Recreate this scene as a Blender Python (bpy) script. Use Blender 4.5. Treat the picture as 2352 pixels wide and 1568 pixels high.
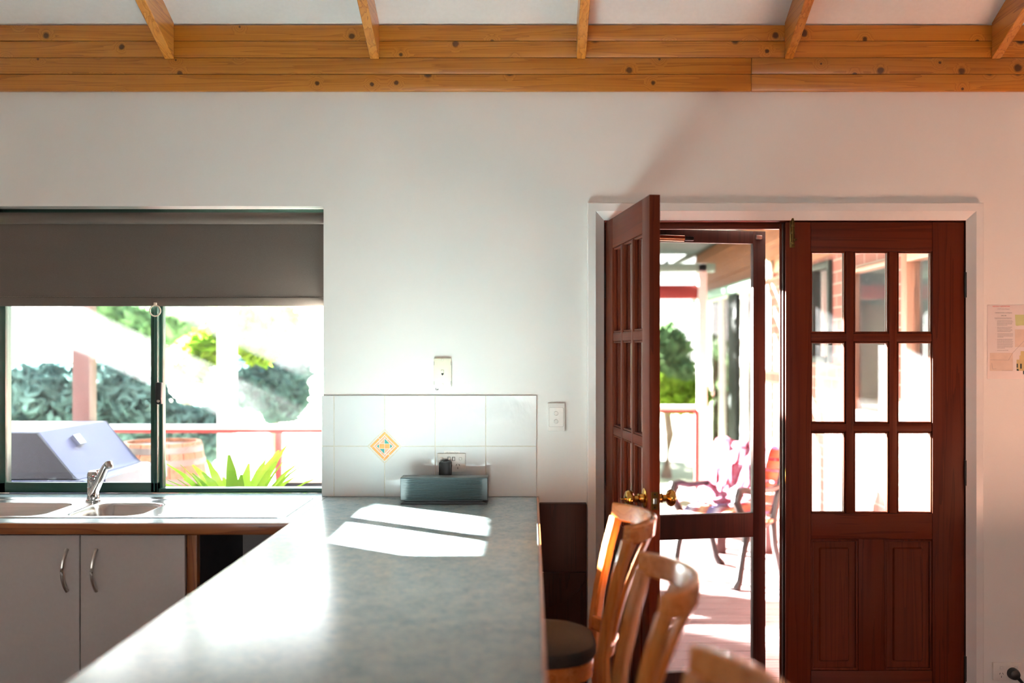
import bpy, bmesh, math, random
from mathutils import Vector, Matrix
import numpy as np

for _o in list(bpy.data.objects):
    bpy.data.objects.remove(_o, do_unlink=True)
scene = bpy.context.scene
COL = scene.collection

# ------------------------------------------------------------------ camera
ZC = 1.5                      # eye height
FPX, XH, YH = 2290.0, 1222.0, 803.0   # focal length and vanishing point in pixels of the 2352x1568 frame
cd = bpy.data.cameras.new('camera')
cam = bpy.data.objects.new('camera', cd)
COL.objects.link(cam)
cam.location = (0, 0, ZC)
cam.rotation_euler = (math.radians(90), 0, 0)
cd.sensor_width = 36.0
cd.lens = FPX * 36.0 / 2352.0
cd.shift_x = -(XH - 1176.0) / 2352.0
cd.shift_y = (YH - 784.0) / 2352.0
cd.clip_end = 300
cd.dof.use_dof = True
cd.dof.focus_distance = 3.88
cd.dof.aperture_fstop = 1.45
scene.camera = cam

# ------------------------------------------------------------------ sky, sun, exposure
world = bpy.data.worlds.new('sky')
scene.world = world
world.use_nodes = True
wn, wl = world.node_tree.nodes, world.node_tree.links
wn.clear()
w_out = wn.new('ShaderNodeOutputWorld')
w_bg = wn.new('ShaderNodeBackground')
w_tc = wn.new('ShaderNodeTexCoord')
w_sep = wn.new('ShaderNodeSeparateXYZ')
w_ramp = wn.new('ShaderNodeValToRGB')
w_ramp.color_ramp.elements[0].position = 0.0
w_ramp.color_ramp.elements[0].color = (1.0, 0.98, 0.94, 1)
w_ramp.color_ramp.elements[1].position = 0.8
w_ramp.color_ramp.elements[1].color = (0.72, 0.86, 1.0, 1)
wl.new(w_tc.outputs['Generated'], w_sep.inputs[0])
wl.new(w_sep.outputs['Z'], w_ramp.inputs['Fac'])
wl.new(w_ramp.outputs['Color'], w_bg.inputs['Color'])
w_bg.inputs['Strength'].default_value = 2.3
wl.new(w_bg.outputs[0], w_out.inputs[0])

SUN_DIR = Vector((1.0, -0.72, -0.46)).normalized()
sd = bpy.data.lights.new('sun', 'SUN')
sd.energy = 190.0
sd.color = (1.0, 0.965, 0.92)
sd.angle = math.radians(0.6)
sun = bpy.data.objects.new('sun', sd)
COL.objects.link(sun)
sun.location = (-8, 10, 6)
sun.rotation_euler = SUN_DIR.to_track_quat('-Z', 'Y').to_euler()

vs = scene.view_settings
scene.display_settings.display_device = 'sRGB'
vs.view_transform = 'Standard'
vs.look = 'None'
vs.gamma = 1.0
vs.use_curve_mapping = False
vs.exposure = 1.78
cy = scene.cycles
cy.max_bounces = 10
cy.diffuse_bounces = 6
cy.glossy_bounces = 5
cy.transmission_bounces = 6
cy.transparent_max_bounces = 16
cy.caustics_reflective = False
cy.caustics_refractive = False
cy.sample_clamp_indirect = 8.0
cy.use_denoising = True

# ------------------------------------------------------------------ helpers
R = random.Random(7)
WORLD = {}            # object name -> world matrix used while building


def PX(px, Y): return (px - XH) * Y / FPX
def PZ(py, Y): return ZC - (py - YH) * Y / FPX


def tag(o, label=None, cat=None, group=None, kind=None):
    if label: o['label'] = label
    if cat: o['category'] = cat
    if group: o['group'] = group
    if kind: o['kind'] = kind
    return o


def thing(name, label, cat, loc=(0, 0, 0), rotz=0.0, group=None, kind=None):
    o = bpy.data.objects.new(name, None)
    o.empty_display_size = 0.1
    COL.objects.link(o)
    o.location = loc
    o.rotation_euler = (0, 0, rotz)
    WORLD[o.name] = Matrix.Translation(Vector(loc)) @ Matrix.Rotation(rotz, 4, 'Z')
    return tag(o, label, cat, group, kind)


def finish(me, mat, sharp=0.55):
    me.materials.append(mat)
    if len(me.polygons):
        me.polygons.foreach_set('use_smooth', [True] * len(me.polygons))
        me.set_sharp_from_angle(angle=sharp)


def obj(name, bm, mat, parent=None, local=False, sharp=0.55):
    """one mesh object; world coordinates unless local"""
    me = bpy.data.meshes.new(name)
    bmesh.ops.recalc_face_normals(bm, faces=bm.faces[:])
    bm.to_mesh(me)
    bm.free()
    finish(me, mat, sharp)
    return link(name, me, parent, local)


def link(name, me, parent=None, local=False, loc=None):
    o = bpy.data.objects.new(name, me)
    COL.objects.link(o)
    W = Matrix.Identity(4)
    if parent is not None:
        o.parent = parent
        if local:
            W = WORLD[parent.name].copy()
        else:
            o.matrix_parent_inverse = WORLD[parent.name].inverted()
    if loc is not None:
        o.location = loc
        W = W @ Matrix.Translation(Vector(loc))
    WORLD[o.name] = W
    return o


def dup(root, loc, rotz=0.0, label=None, group=None):
    r = root.copy()
    COL.objects.link(r)
    r.location = loc
    r.rotation_euler = (0, 0, rotz)
    if label: r['label'] = label
    if group: r['group'] = group
    for ch in list(root.children):
        c = ch.copy()
        COL.objects.link(c)
        c.parent = r
        for g in list(ch.children):
            d = g.copy()
            COL.objects.link(d)
            d.parent = c
    return r


def B(): return bmesh.new()


def box(bm, x0, x1, y0, y1, z0, z1, bev=0.0, seg=2):
    vs_ = [bm.verts.new((x, y, z)) for z in (z0, z1) for y in (y0, y1) for x in (x0, x1)]
    f = [(0, 1, 3, 2), (4, 6, 7, 5), (0, 4, 5, 1), (2, 3, 7, 6), (0, 2, 6, 4), (1, 5, 7, 3)]
    fs = [bm.faces.new([vs_[i] for i in q]) for q in f]
    if bev > 0:
        es = list({e for fc in fs for e in fc.edges})
        bmesh.ops.bevel(bm, geom=es, offset=bev, segments=seg, profile=0.5, affect='EDGES')
    return bm


def bx(*a, **k): return box(B(), *a, **k)


def prism(bm, pts, axis, a0, a1, bev=0.0, seg=1):
    """polygon pts (2D) extruded along axis: 'x' -> pts (y,z), 'y' -> (x,z), 'z' -> (x,y)"""
    def mk(p, a):
        return {'x': (a, p[0], p[1]), 'y': (p[0], a, p[1]), 'z': (p[0], p[1], a)}[axis]
    A = [bm.verts.new(mk(p, a0)) for p in pts]
    C = [bm.verts.new(mk(p, a1)) for p in pts]
    n = len(pts)
    fs = [bm.faces.new(A), bm.faces.new(C[::-1])]
    for i in range(n):
        fs.append(bm.faces.new([A[i], A[(i + 1) % n], C[(i + 1) % n], C[i]]))
    if bev > 0:
        es = list({e for fc in fs[:2] for e in fc.edges})
        bmesh.ops.bevel(bm, geom=es, offset=bev, segments=seg, profile=0.5, affect='EDGES')
    return bm


def ring_frame(d, up):
    d = d.normalized()
    s = d.cross(up)
    if s.length < 1e-4:
        s = d.cross(Vector((1, 0, 0)))
    s.normalize()
    return s, s.cross(d).normalized()


def tube(bm, pts, rad, n=10, up=(0, 0, 1), cap=True, flat=1.0):
    """swept round tube; rad number or list; flat scales the second axis"""
    P = [Vector(p) for p in pts]
    rings = []
    for i, p in enumerate(P):
        d = (P[min(i + 1, len(P) - 1)] - P[max(i - 1, 0)])
        s, u = ring_frame(d, Vector(up))
        r = rad[i] if isinstance(rad, (list, tuple)) else rad
        rings.append([bm.verts.new(p + s * (r * math.cos(2 * math.pi * k / n)) + u * (r * flat * math.sin(2 * math.pi * k / n))) for k in range(n)])
    for a, b in zip(rings, rings[1:]):
        for k in range(n):
            bm.faces.new([a[k], a[(k + 1) % n], b[(k + 1) % n], b[k]])
    if cap:
        bm.faces.new(rings[0][::-1])
        bm.faces.new(rings[-1])
    return bm


def strip(bm, pts, dirs, w, h, bev=0.0):
    """rectangular section swept along pts: width w along dirs[i] (unit vectors), height h along the cross product"""
    P = [Vector(p) for p in pts]
    rings = []
    c = min(w, h) * 0.22
    for i, p in enumerate(P):
        d = (P[min(i + 1, len(P) - 1)] - P[max(i - 1, 0)]).normalized()
        s = Vector(dirs[i])
        s = (s - d * s.dot(d)).normalized()
        u = d.cross(s).normalized()
        W, H = w / 2, h / 2
        q = [(-W, -H + c), (-W, H - c), (-W + c, H), (W - c, H), (W, H - c), (W, -H + c), (W - c, -H), (-W + c, -H)]
        rings.append([bm.verts.new(p + s * a + u * b) for a, b in q])
    n = 8
    for a, b in zip(rings, rings[1:]):
        for k in range(n):
            bm.faces.new([a[k], a[(k + 1) % n], b[(k + 1) % n], b[k]])
    bm.faces.new(rings[0][::-1])
    bm.faces.new(rings[-1])
    return bm


def lathe(bm, prof, origin=(0, 0, 0), axis=(0, 0, 1), n=24):
    """prof list of (radius, along axis)"""
    ax = Vector(axis).normalized()
    s, u = ring_frame(ax, Vector((0, 0, 1)) if abs(ax.z) < 0.9 else Vector((0, 1, 0)))
    O = Vector(origin)
    rings = []
    for r, t in prof:
        if r < 1e-6:
            rings.append([bm.verts.new(O + ax * t)])
        else:
            rings.append([bm.verts.new(O + ax * t + s * (r * math.cos(2 * math.pi * k / n)) + u * (r * math.sin(2 * math.pi * k / n))) for k in range(n)])
    for a, b in zip(rings, rings[1:]):
        for k in range(n):
            k2 = (k + 1) % n
            if len(a) == 1 and len(b) == 1:
                continue
            if len(a) == 1:
                bm.faces.new([a[0], b[k2], b[k]])
            elif len(b) == 1:
                bm.faces.new([a[k], a[k2], b[0]])
            else:
                bm.faces.new([a[k], a[k2], b[k2], b[k]])
    if len(rings[0]) > 1: bm.faces.new(rings[0][::-1])
    if len(rings[-1]) > 1: bm.faces.new(rings[-1])
    return bm


def rrect(x0, x1, y0, y1, r, n=5):
    pts = []
    for cx_, cy_, a0 in ((x1 - r, y0 + r, -90), (x1 - r, y1 - r, 0), (x0 + r, y1 - r, 90), (x0 + r, y0 + r, 180)):
        for k in range(n + 1):
            a = math.radians(a0 + 90.0 * k / n)
            pts.append((cx_ + r * math.cos(a), cy_ + r * math.sin(a)))
    return pts


def mesh_np(name, verts, faces, mat, parent=None, sharp=0.6):
    me = bpy.data.meshes.new(name)
    me.from_pydata(verts, [], faces)
    me.update()
    finish(me, mat, sharp)
    return link(name, me, parent)


def text_mesh(txt, size, align='CENTER'):
    cu = bpy.data.curves.new('lettering', 'FONT')
    cu.body = txt
    cu.size = size
    cu.align_x = align
    cu.resolution_u = 2
    cu.extrude = 0.0001
    o = bpy.data.objects.new('lettering', cu)
    COL.objects.link(o)
    dg = bpy.context.evaluated_depsgraph_get()
    me = bpy.data.meshes.new_from_object(o.evaluated_get(dg))
    bpy.data.objects.remove(o, do_unlink=True)
    return me


def text_on_wall(name, txt, size, x, y, z, mat, parent, align='CENTER', maxw=None):
    me = text_mesh(txt, size, align)
    me.materials.clear()
    me.materials.append(mat)
    sx = 1.0
    if maxw:
        xs = [v.co.x for v in me.vertices]
        w = max(xs) - min(xs)
        if w > 0: sx = maxw / w
    for v in me.vertices:
        c = v.co
        v.co = Vector((x + c.x * sx, y - c.z, z + c.y))
    return link(name, me, parent)


# ------------------------------------------------------------------ materials
class NT:
    def __init__(self, name):
        self.m = bpy.data.materials.new(name)
        self.m.use_nodes = True
        self.n, self.l = self.m.node_tree.nodes, self.m.node_tree.links
        self.n.clear()
        self.out = self.n.new('ShaderNodeOutputMaterial')

    def add(self, t, **kw):
        nd = self.n.new(t)
        for k, v in kw.items():
            if hasattr(nd, k) and not k.startswith('i_'):
                setattr(nd, k, v)
            else:
                key = k[2:].replace('_', ' ')
                nd.inputs[key].default_value = v
        return nd

    def go(self, a, b): self.l.new(a, b)

    def ramp(self, fac, stops):
        r = self.n.new('ShaderNodeValToRGB')
        e = r.color_ramp.elements
        while len(e) < len(stops): e.new(0.5)
        for el, (p, c) in zip(e, stops):
            el.position = p
            el.color = (*c, 1) if len(c) == 3 else c
        self.go(fac, r.inputs['Fac'])
        return r.outputs['Color']

    def math(self, op, a, b=None):
        nd = self.n.new('ShaderNodeMath')
        nd.operation = op
        for i, v in enumerate((a, b)):
            if v is None: continue
            if isinstance(v, (int, float)): nd.inputs[i].default_value = v
            else: self.go(v, nd.inputs[i])
        return nd.outputs[0]

    def mixc(self, fac, a, b, mode='MIX'):
        nd = self.n.new('ShaderNodeMix')
        nd.data_type = 'RGBA'
        nd.blend_type = mode
        for sock, v in ((nd.inputs['Factor'], fac), (nd.inputs[6], a), (nd.inputs[7], b)):
            if isinstance(v, (int, float)): sock.default_value = v
            elif isinstance(v, tuple): sock.default_value = (*v, 1)
            else: self.go(v, sock)
        return nd.outputs[2]

    def coords(self, scale=(1, 1, 1), rand=True):
        tc = self.n.new('ShaderNodeTexCoord')
        mp = self.n.new('ShaderNodeMapping')
        mp.inputs['Scale'].default_value = scale
        self.go(tc.outputs['Object'], mp.inputs['Vector'])
        if rand:
            oi = self.n.new('ShaderNodeObjectInfo')
            cb = self.n.new('ShaderNodeCombineXYZ')
            v = self.math('MULTIPLY', oi.outputs['Random'], 37.0)
            for i in range(3): self.go(v, cb.inputs[i])
            self.go(cb.outputs[0], mp.inputs['Location'])
        return mp.outputs[0]

    def noise(self, vec, scale=5.0, detail=4.0, rough=0.5, dist=0.0):
        nd = self.n.new('ShaderNodeTexNoise')
        nd.inputs['Scale'].default_value = scale
        nd.inputs['Detail'].default_value = detail
        nd.inputs['Roughness'].default_value = rough
        nd.inputs['Distortion'].default_value = dist
        self.go(vec, nd.inputs['Vector'])
        return nd.outputs['Fac']

    def bump(self, h, strength=0.2, dist=0.01):
        nd = self.n.new('ShaderNodeBump')
        nd.inputs['Strength'].default_value = strength
        nd.inputs['Distance'].default_value = dist
        self.go(h, nd.inputs['Height'])
        return nd.outputs[0]

    def bsdf(self, color=None, rough=0.5, metal=0.0, bump=None, spec=None, coat=0.0, coat_rough=0.1, sub=None):
        p = self.n.new('ShaderNodeBsdfPrincipled')
        for key, v in (('Base Color', color), ('Roughness', rough), ('Metallic', metal)):
            if v is None: continue
            if isinstance(v, (int, float)): p.inputs[key].default_value = v
            elif isinstance(v, tuple): p.inputs[key].default_value = (*v, 1)
            else: self.go(v, p.inputs[key])
        if spec is not None: p.inputs['Specular IOR Level'].default_value = spec
        p.inputs['Coat Weight'].default_value = coat
        p.inputs['Coat Roughness'].default_value = coat_rough
        if bump is not None: self.go(bump, p.inputs['Normal'])
        self.p = p
        self.go(p.outputs[0], self.out.inputs[0])
        return self.m


def sc(r, g, b):
    f = lambda c: (c / 255 / 12.92) if c / 255 <= 0.04045 else ((c / 255 + 0.055) / 1.055) ** 2.4
    return (f(r), f(g), f(b))


def plain(name, color, rough=0.5, metal=0.0, var=0.06, scale=30.0, bump=0.05, coat=0.0, spec=None, coat_rough=0.1):
    t = NT(name)
    v = t.coords()
    n = t.noise(v, scale, 3)
    lo = tuple(c * (1 - var) for c in color)
    hi = tuple(min(1, c * (1 + var)) for c in color)
    col = t.ramp(n, [(0.3, lo), (0.7, hi)])
    bp = t.bump(n, bump, 0.002) if bump > 0 else None
    return t.bsdf(col, rough, metal, bp, spec, coat, coat_rough)


def wood(name, axis, dark, mid, light, scale=1.0, rough=0.35, coat=0.3, knots=False, streak=1.0, coat_rough=0.15, spec=None):
    t = NT(name)
    k = 14.0 * scale
    sc_ = {'x': (0.5 * scale, k, k), 'y': (k, 0.5 * scale, k), 'z': (k, k, 0.5 * scale)}[axis]
    v = t.coords(sc_)
    n1 = t.noise(v, 1.0, 3, 0.55, 0.4)
    h = n1
    if knots:
        kv0 = t.coords((9.0, 9.0, 9.0))
        ks = t.add('ShaderNodeSeparateXYZ'); t.go(kv0, ks.inputs[0])
        kc = t.add('ShaderNodeCombineXYZ')
        t.go(ks.outputs[{'x': 'X', 'y': 'Y', 'z': 'X'}[axis]], kc.inputs[0]); t.go(ks.outputs['Z'], kc.inputs[1])
        kv = kc.outputs[0]
        vo = t.add('ShaderNodeTexVoronoi', voronoi_dimensions='2D')
        vo.inputs['Scale'].default_value = 1.0
        t.go(kv, vo.inputs['Vector'])
        dk = vo.outputs['Distance']
        sp = t.add('ShaderNodeSeparateColor')
        t.go(vo.outputs['Color'], sp.inputs[0])
        pick = t.math('GREATER_THAN', sp.outputs[0], 0.66)
        swirl = t.math('MULTIPLY', pick, t.math('POWER', t.math('MAXIMUM', t.math('SUBTRACT', 0.34, dk), 0.0), 1.5))
        h = t.math('ADD', n1, t.math('MULTIPLY', swirl, 2.4))
    rings = t.math('FRACT', t.math('MULTIPLY', h, 9.0 * streak))
    tri = t.math('POWER', rings, 2.2)
    tri = t.math('SUBTRACT', 1.0, tri)
    fine_sc = {'x': (3, 240, 240), 'y': (240, 3, 240), 'z': (240, 240, 3)}[axis]
    fv = t.coords(fine_sc)
    fn = t.noise(fv, 1.0, 2, 0.6)
    mixv = t.math('ADD', t.math('MULTIPLY', tri, 0.55), t.math('MULTIPLY', fn, 0.45))
    col = t.ramp(mixv, [(0.12, dark), (0.45, mid), (0.85, light)])
    oi = t.add('ShaderNodeObjectInfo')
    hv = t.math('ADD', 0.86, t.math('MULTIPLY', oi.outputs['Random'], 0.26))
    cbn = t.add('ShaderNodeCombineXYZ')
    for i in range(3): t.go(hv, cbn.inputs[i])
    col = t.mixc(1.0, col, cbn.outputs[0], 'MULTIPLY')
    if knots:
        size = t.math('ADD', 0.05, t.math('MULTIPLY', t.math('POWER', sp.outputs[1], 2.0), 0.15))
        wob = t.math('MULTIPLY', t.math('SUBTRACT', t.noise(kv, 6.0, 2), 0.5), 0.09)
        core = t.math('LESS_THAN', t.math('ADD', dk, wob), size)
        soft = t.ramp(t.math('DIVIDE', t.math('ADD', dk, wob), size), [(0.55, (1, 1, 1)), (1.0, (0, 0, 0))])
        halo = t.ramp(t.math('DIVIDE', dk, size), [(0.0, (1, 1, 1)), (1.0, (0, 0, 0))])
        col = t.mixc(t.math('MULTIPLY', halo, t.math('MULTIPLY', pick, 0.7)), col, tuple(c * 0.55 for c in mid))
        col = t.mixc(t.math('MULTIPLY', soft, pick), col, tuple(c * 0.32 for c in dark))
    return t.bsdf(col, rough, 0.0, t.bump(mixv, 0.08, 0.001), spec, coat, coat_rough)


M = {}
# walls: white paint with roller texture
t = NT('wall_paint')
v = t.coords(rand=False)
n = t.noise(v, 140, 3)
n2 = t.noise(v, 1.3, 3)
M['wall'] = t.bsdf(t.ramp(n2, [(0.3, (0.80, 0.785, 0.75)), (0.7, (0.83, 0.815, 0.785))]), 0.6, 0, t.bump(n, 0.12, 0.001))
M['grey_wall'] = plain('grey_wall_paint', (0.36, 0.36, 0.35), 0.7, 0, 0.03, 20, 0.03)
M['ceil'] = plain('ceiling_paint', (0.80, 0.80, 0.78), 0.75, 0, 0.02, 60, 0.05)
M['gloss_white'] = plain('gloss_trim_paint', (0.80, 0.785, 0.76), 0.22, 0, 0.02, 8, 0.04)
M['pine_x'] = wood('varnished_pine', 'x', sc(156, 94, 28), sc(180, 112, 34), sc(192, 126, 44), 1.0, 0.35, 0.25, True)
M['pine_y'] = wood('varnished_pine_rafter', 'y', sc(146, 88, 28), sc(186, 116, 42), sc(202, 136, 56), 1.0, 0.35, 0.25, False)
M['door_v'] = wood('red_hardwood_upright', 'z', sc(76, 28, 12), sc(90, 35, 15), sc(100, 42, 19), 1.2, 0.45, 0.0, False, 0.6, 0.2, 0.18)
M['door_h'] = wood('red_hardwood_rail', 'x', sc(76, 28, 12), sc(90, 35, 15), sc(100, 42, 19), 1.2, 0.45, 0.0, False, 0.6, 0.2, 0.18)
M['dark_v'] = wood('dark_stained_timber', 'z', sc(30, 11, 7), sc(44, 16, 10), sc(54, 22, 14), 1.2, 0.5, 0.0, False, 0.6, 0.2, 0.25)
M['beech_v'] = wood('orange_beech', 'z', sc(174, 98, 38), sc(202, 122, 56), sc(216, 142, 76), 1.4, 0.28, 0.5, False, 0.7, 0.08)
M['beech_y'] = wood('orange_beech_rail', 'y', sc(174, 98, 38), sc(202, 122, 56), sc(216, 142, 76), 1.4, 0.25, 0.6, False, 0.7, 0.06)
M['edge_x'] = wood('timber_bench_edge', 'x', sc(122, 62, 24), sc(164, 96, 48), sc(184, 116, 64), 1.5, 0.35, 0.3, False, 0.7)
M['edge_y'] = wood('timber_bench_edge_long', 'y', sc(122, 62, 24), sc(176, 100, 48), sc(190, 116, 64), 1.5, 0.35, 0.3, False, 0.7)
M['edge_z'] = wood('timber_cabinet_stile', 'z', sc(122, 62, 24), sc(160, 92, 44), sc(180, 112, 60), 1.5, 0.4, 0.2, False, 0.7)
# laminate
t = NT('mottled_laminate')
v = t.coords(rand=False)
a = t.noise(v, 9, 6, 0.65, 0.6)
b = t.noise(v, 46, 5, 0.7, 0.8)
c1 = t.ramp(a, [(0.32, sc(128, 150, 158)), (0.5, sc(156, 173, 178)), (0.68, sc(176, 186, 182))])
c2 = t.ramp(b, [(0.36, sc(112, 140, 152)), (0.5, sc(150, 170, 174)), (0.66, sc(178, 182, 174))])
M['laminate'] = t.bsdf(t.mixc(0.5, c1, c2), 0.27, 0, t.bump(b, 0.03, 0.001), 0.5)
# tile
t = NT('white_glazed_tile')
v = t.coords()
n = t.noise(v, 7, 3, 0.5, 0.6)
M['tile'] = t.bsdf(t.ramp(n, [(0.3, (0.72, 0.73, 0.725)), (0.7, (0.75, 0.755, 0.745))]), 0.08, 0, t.bump(n, 0.25, 0.012))
M['grout'] = plain('cream_grout', sc(214, 206, 188), 0.85, 0, 0.08, 120, 0.2)
M['tile_orange'] = plain('orange_glaze', sc(238, 170, 104), 0.2, 0, 0.14, 60, 0.03)
M['tile_pink'] = plain('salmon_glaze', sc(232, 176, 146), 0.2, 0, 0.1, 60, 0.03)
M['tile_teal'] = plain('teal_glaze', sc(74, 160, 152), 0.2, 0, 0.12, 60, 0.03)
M['melamine'] = plain('white_melamine', sc(200, 193, 190), 0.42, 0, 0.02, 90, 0.02)
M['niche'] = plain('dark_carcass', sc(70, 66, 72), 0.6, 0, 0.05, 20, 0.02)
M['green_alu'] = plain('green_powdercoat', sc(18, 58, 48), 0.32, 0, 0.05, 200, 0.03)
M['black_plastic'] = plain('black_plastic', (0.012, 0.012, 0.013), 0.4, 0, 0.1, 80, 0.02)
M['speaker'] = plain('charcoal_speaker_plastic', sc(58, 70, 72), 0.33, 0, 0.05, 90, 0.02)
M['cream_plastic'] = plain('cream_plastic', sc(232, 228, 206), 0.35, 0, 0.02, 60, 0.01)
M['white_plastic'] = plain('white_plastic', sc(232, 228, 222), 0.3, 0, 0.02, 60, 0.01)
M['seam_grey'] = plain('grey_seam', sc(150, 146, 138), 0.5, 0, 0.02, 60, 0.0)
M['slot'] = plain('dark_slot', (0.02, 0.017, 0.015), 0.6, 0, 0.05, 60, 0.0)
t = NT('brushed_steel')
v = t.coords((6, 300, 300))
n = t.noise(v, 1.0, 3)
M['steel'] = t.bsdf(t.ramp(n, [(0.3, (0.60, 0.59, 0.58)), (0.7, (0.68, 0.67, 0.66))]), 0.24, 1.0, t.bump(n, 0.05, 0.0005))
M['chrome'] = plain('chrome', (0.62, 0.61, 0.60), 0.1, 1.0, 0.03, 40, 0.0)
M['satin'] = plain('satin_nickel', (0.55, 0.52, 0.48), 0.28, 1.0, 0.04, 60, 0.01)
M['brass'] = plain('polished_brass', sc(214, 168, 84), 0.14, 1.0, 0.06, 25, 0.02)
M['old_brass'] = plain('tarnished_brass', sc(110, 88, 48), 0.35, 1.0, 0.2, 40, 0.08)
M['hinge'] = plain('dark_hinge_metal', (0.03, 0.028, 0.026), 0.35, 0.8, 0.1, 50, 0.03)
M['copper_tube'] = plain('bronze_door_closer', sc(196, 150, 122), 0.22, 1.0, 0.05, 60, 0.02)
M['red_dot'] = plain('red_indicator', (0.6, 0.02, 0.02), 0.3, 0, 0.02, 10, 0.0)
# fabrics
t = NT('charcoal_seat_fabric')
v = t.coords()
n = t.noise(v, 420, 2)
M['seat'] = t.bsdf(t.ramp(n, [(0.3, sc(40, 37, 35)), (0.7, sc(62, 58, 55))]), 0.9, 0, t.bump(n, 0.4, 0.002))
t = NT('taupe_blind_fabric')
v = t.coords()
n = t.noise(v, 500, 2)
n2 = t.noise(t.coords((0.6, 1, 5)), 1.0, 3)
col = t.ramp(t.math('ADD', t.math('MULTIPLY', n, 0.5), t.math('MULTIPLY', n2, 0.5)), [(0.3, sc(90, 80, 73)), (0.7, sc(104, 94, 87))])
M['blind'] = t.bsdf(col, 0.8, 0, t.bump(n, 0.15, 0.001))
M['stitch'] = plain('pale_stitching', sc(150, 136, 126), 0.8, 0, 0.05, 100, 0.0)
M['ivory'] = plain('ivory_ring', sc(226, 206, 188), 0.3, 0, 0.04, 40, 0.0)


def glass_mat(name, dust, tint=(0.97, 0.99, 0.98), dust_scale=14.0):
    t = NT(name)
    fr = t.add('ShaderNodeFresnel')
    fr.inputs['IOR'].default_value = 1.5
    tr = t.add('ShaderNodeBsdfTransparent')
    tr.inputs['Color'].default_value = (*tint, 1)
    gl = t.add('ShaderNodeBsdfGlossy')
    gl.inputs['Roughness'].default_value = 0.01
    mx = t.add('ShaderNodeMixShader')
    ge = t.add('ShaderNodeNewGeometry')
    t.go(t.math('MULTIPLY', fr.outputs[0], t.math('SUBTRACT', 1.0, ge.outputs['Backfacing'])), mx.inputs[0])
    t.go(tr.outputs[0], mx.inputs[1]); t.go(gl.outputs[0], mx.inputs[2])
    v = t.coords()
    n = t.noise(v, dust_scale, 6, 0.7)
    sp = t.noise(v, 260, 2)
    speck = t.ramp(sp, [(0.68, (0, 0, 0)), (0.8, (1, 1, 1))])
    f = t.math('ADD', t.math('MULTIPLY', t.math('POWER', n, 1.5), dust * 1.6), t.math('MULTIPLY', speck, dust * 1.5))
    df = t.add('ShaderNodeBsdfTranslucent')
    df.inputs['Color'].default_value = (0.88, 0.9, 0.92, 1)
    d2 = t.add('ShaderNodeBsdfDiffuse')
    d2.inputs['Color'].default_value = (0.6, 0.6, 0.6, 1)
    m0 = t.add('ShaderNodeMixShader'); m0.inputs[0].default_value = 0.3
    t.go(df.outputs[0], m0.inputs[1]); t.go(d2.outputs[0], m0.inputs[2])
    m2 = t.add('ShaderNodeMixShader')
    t.go(f, m2.inputs[0]); t.go(mx.outputs[0], m2.inputs[1]); t.go(m0.outputs[0], m2.inputs[2])
    t.go(m2.outputs[0], t.out.inputs[0])
    return t.m


M['glass'] = glass_mat('dusty_window_glass', 0.013)
M['door_glass'] = glass_mat('door_glass', 0.02)
# fly screen
t = NT('fly_screen_mesh')
tr = t.add('ShaderNodeBsdfTransparent')
df = t.add('ShaderNodeBsdfDiffuse')
df.inputs['Color'].default_value = (0.028, 0.028, 0.03, 1)
mx = t.add('ShaderNodeMixShader')
n = t.noise(t.coords(), 700, 2)
t.go(t.math('ADD', 0.22, t.math('MULTIPLY', n, 0.36)), mx.inputs[0])
t.go(tr.outputs[0], mx.inputs[1]); t.go(df.outputs[0], mx.inputs[2]); t.go(mx.outputs[0], t.out.inputs[0])
M['screen'] = t.m
# paper
M['paper'] = plain('laminated_paper', sc(236, 226, 222), 0.18, 0, 0.02, 9, 0.04)
M['ink'] = plain('black_ink', (0.06, 0.055, 0.055), 0.5, 0, 0, 5, 0)
M['ink_grey'] = plain('grey_ink', (0.32, 0.29, 0.29), 0.5, 0, 0, 5, 0)
M['ink_red'] = plain('red_ink', sc(226, 70, 62), 0.5, 0, 0, 5, 0)
M['map_pink'] = plain('map_tint', sc(222, 202, 186), 0.4, 0, 0.05, 30, 0)
M['map_green'] = plain('map_green', sc(202, 208, 150), 0.4, 0, 0.05, 30, 0)
M['map_tan'] = plain('plan_tan', sc(204, 184, 130), 0.4, 0, 0.05, 30, 0)
M['map_dark'] = plain('plan_dark', sc(40, 62, 56), 0.4, 0, 0.05, 30, 0)
# interior floor
t = NT('jarrah_floor')
v = t.coords((1.2, 14, 14), rand=False)
n = t.noise(v, 1.0, 4, 0.6, 0.4)
M['floor'] = t.bsdf(t.ramp(n, [(0.3, sc(88, 54, 42)), (0.7, sc(114, 72, 56))]), 0.35, 0, None, None, 0.2)
M['table'] = wood('reddish_table_timber', 'x', sc(206, 144, 118), sc(226, 166, 140), sc(234, 180, 156), 1.0, 0.4, 0.2, False, 0.5)
# outside
M['deck'] = wood('weathered_deck_board', 'x', sc(84, 66, 66), sc(108, 88, 88), sc(124, 104, 104), 1.2, 0.6, 0.0, False, 0.7)
t = NT('pale_gravel_ground')
v = t.coords(rand=False)
n = t.noise(v, 0.5, 6)
M['ground'] = t.bsdf(t.ramp(n, [(0.35, sc(120, 132, 100)), (0.65, sc(150, 150, 134))]), 0.9)
M['red_paint'] = plain('red_oxide_paint', sc(120, 34, 30), 0.45, 0, 0.08, 20, 0.05)
M['post_brown'] = plain('red_brown_post_paint', sc(60, 26, 24), 0.5, 0, 0.1, 20, 0.06)
M['white_paint'] = plain('white_exterior_paint', sc(236, 234, 228), 0.5, 0, 0.03, 20, 0.03)
M['green_paint'] = plain('deep_green_paint', (0.005, 0.0095, 0.0075), 0.6, 0, 0.06, 20, 0.03, 0.0, 0.12)
M['lt_green'] = plain('pale_green_paint', sc(104, 134, 122), 0.5, 0, 0.06, 20, 0.03)
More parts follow.
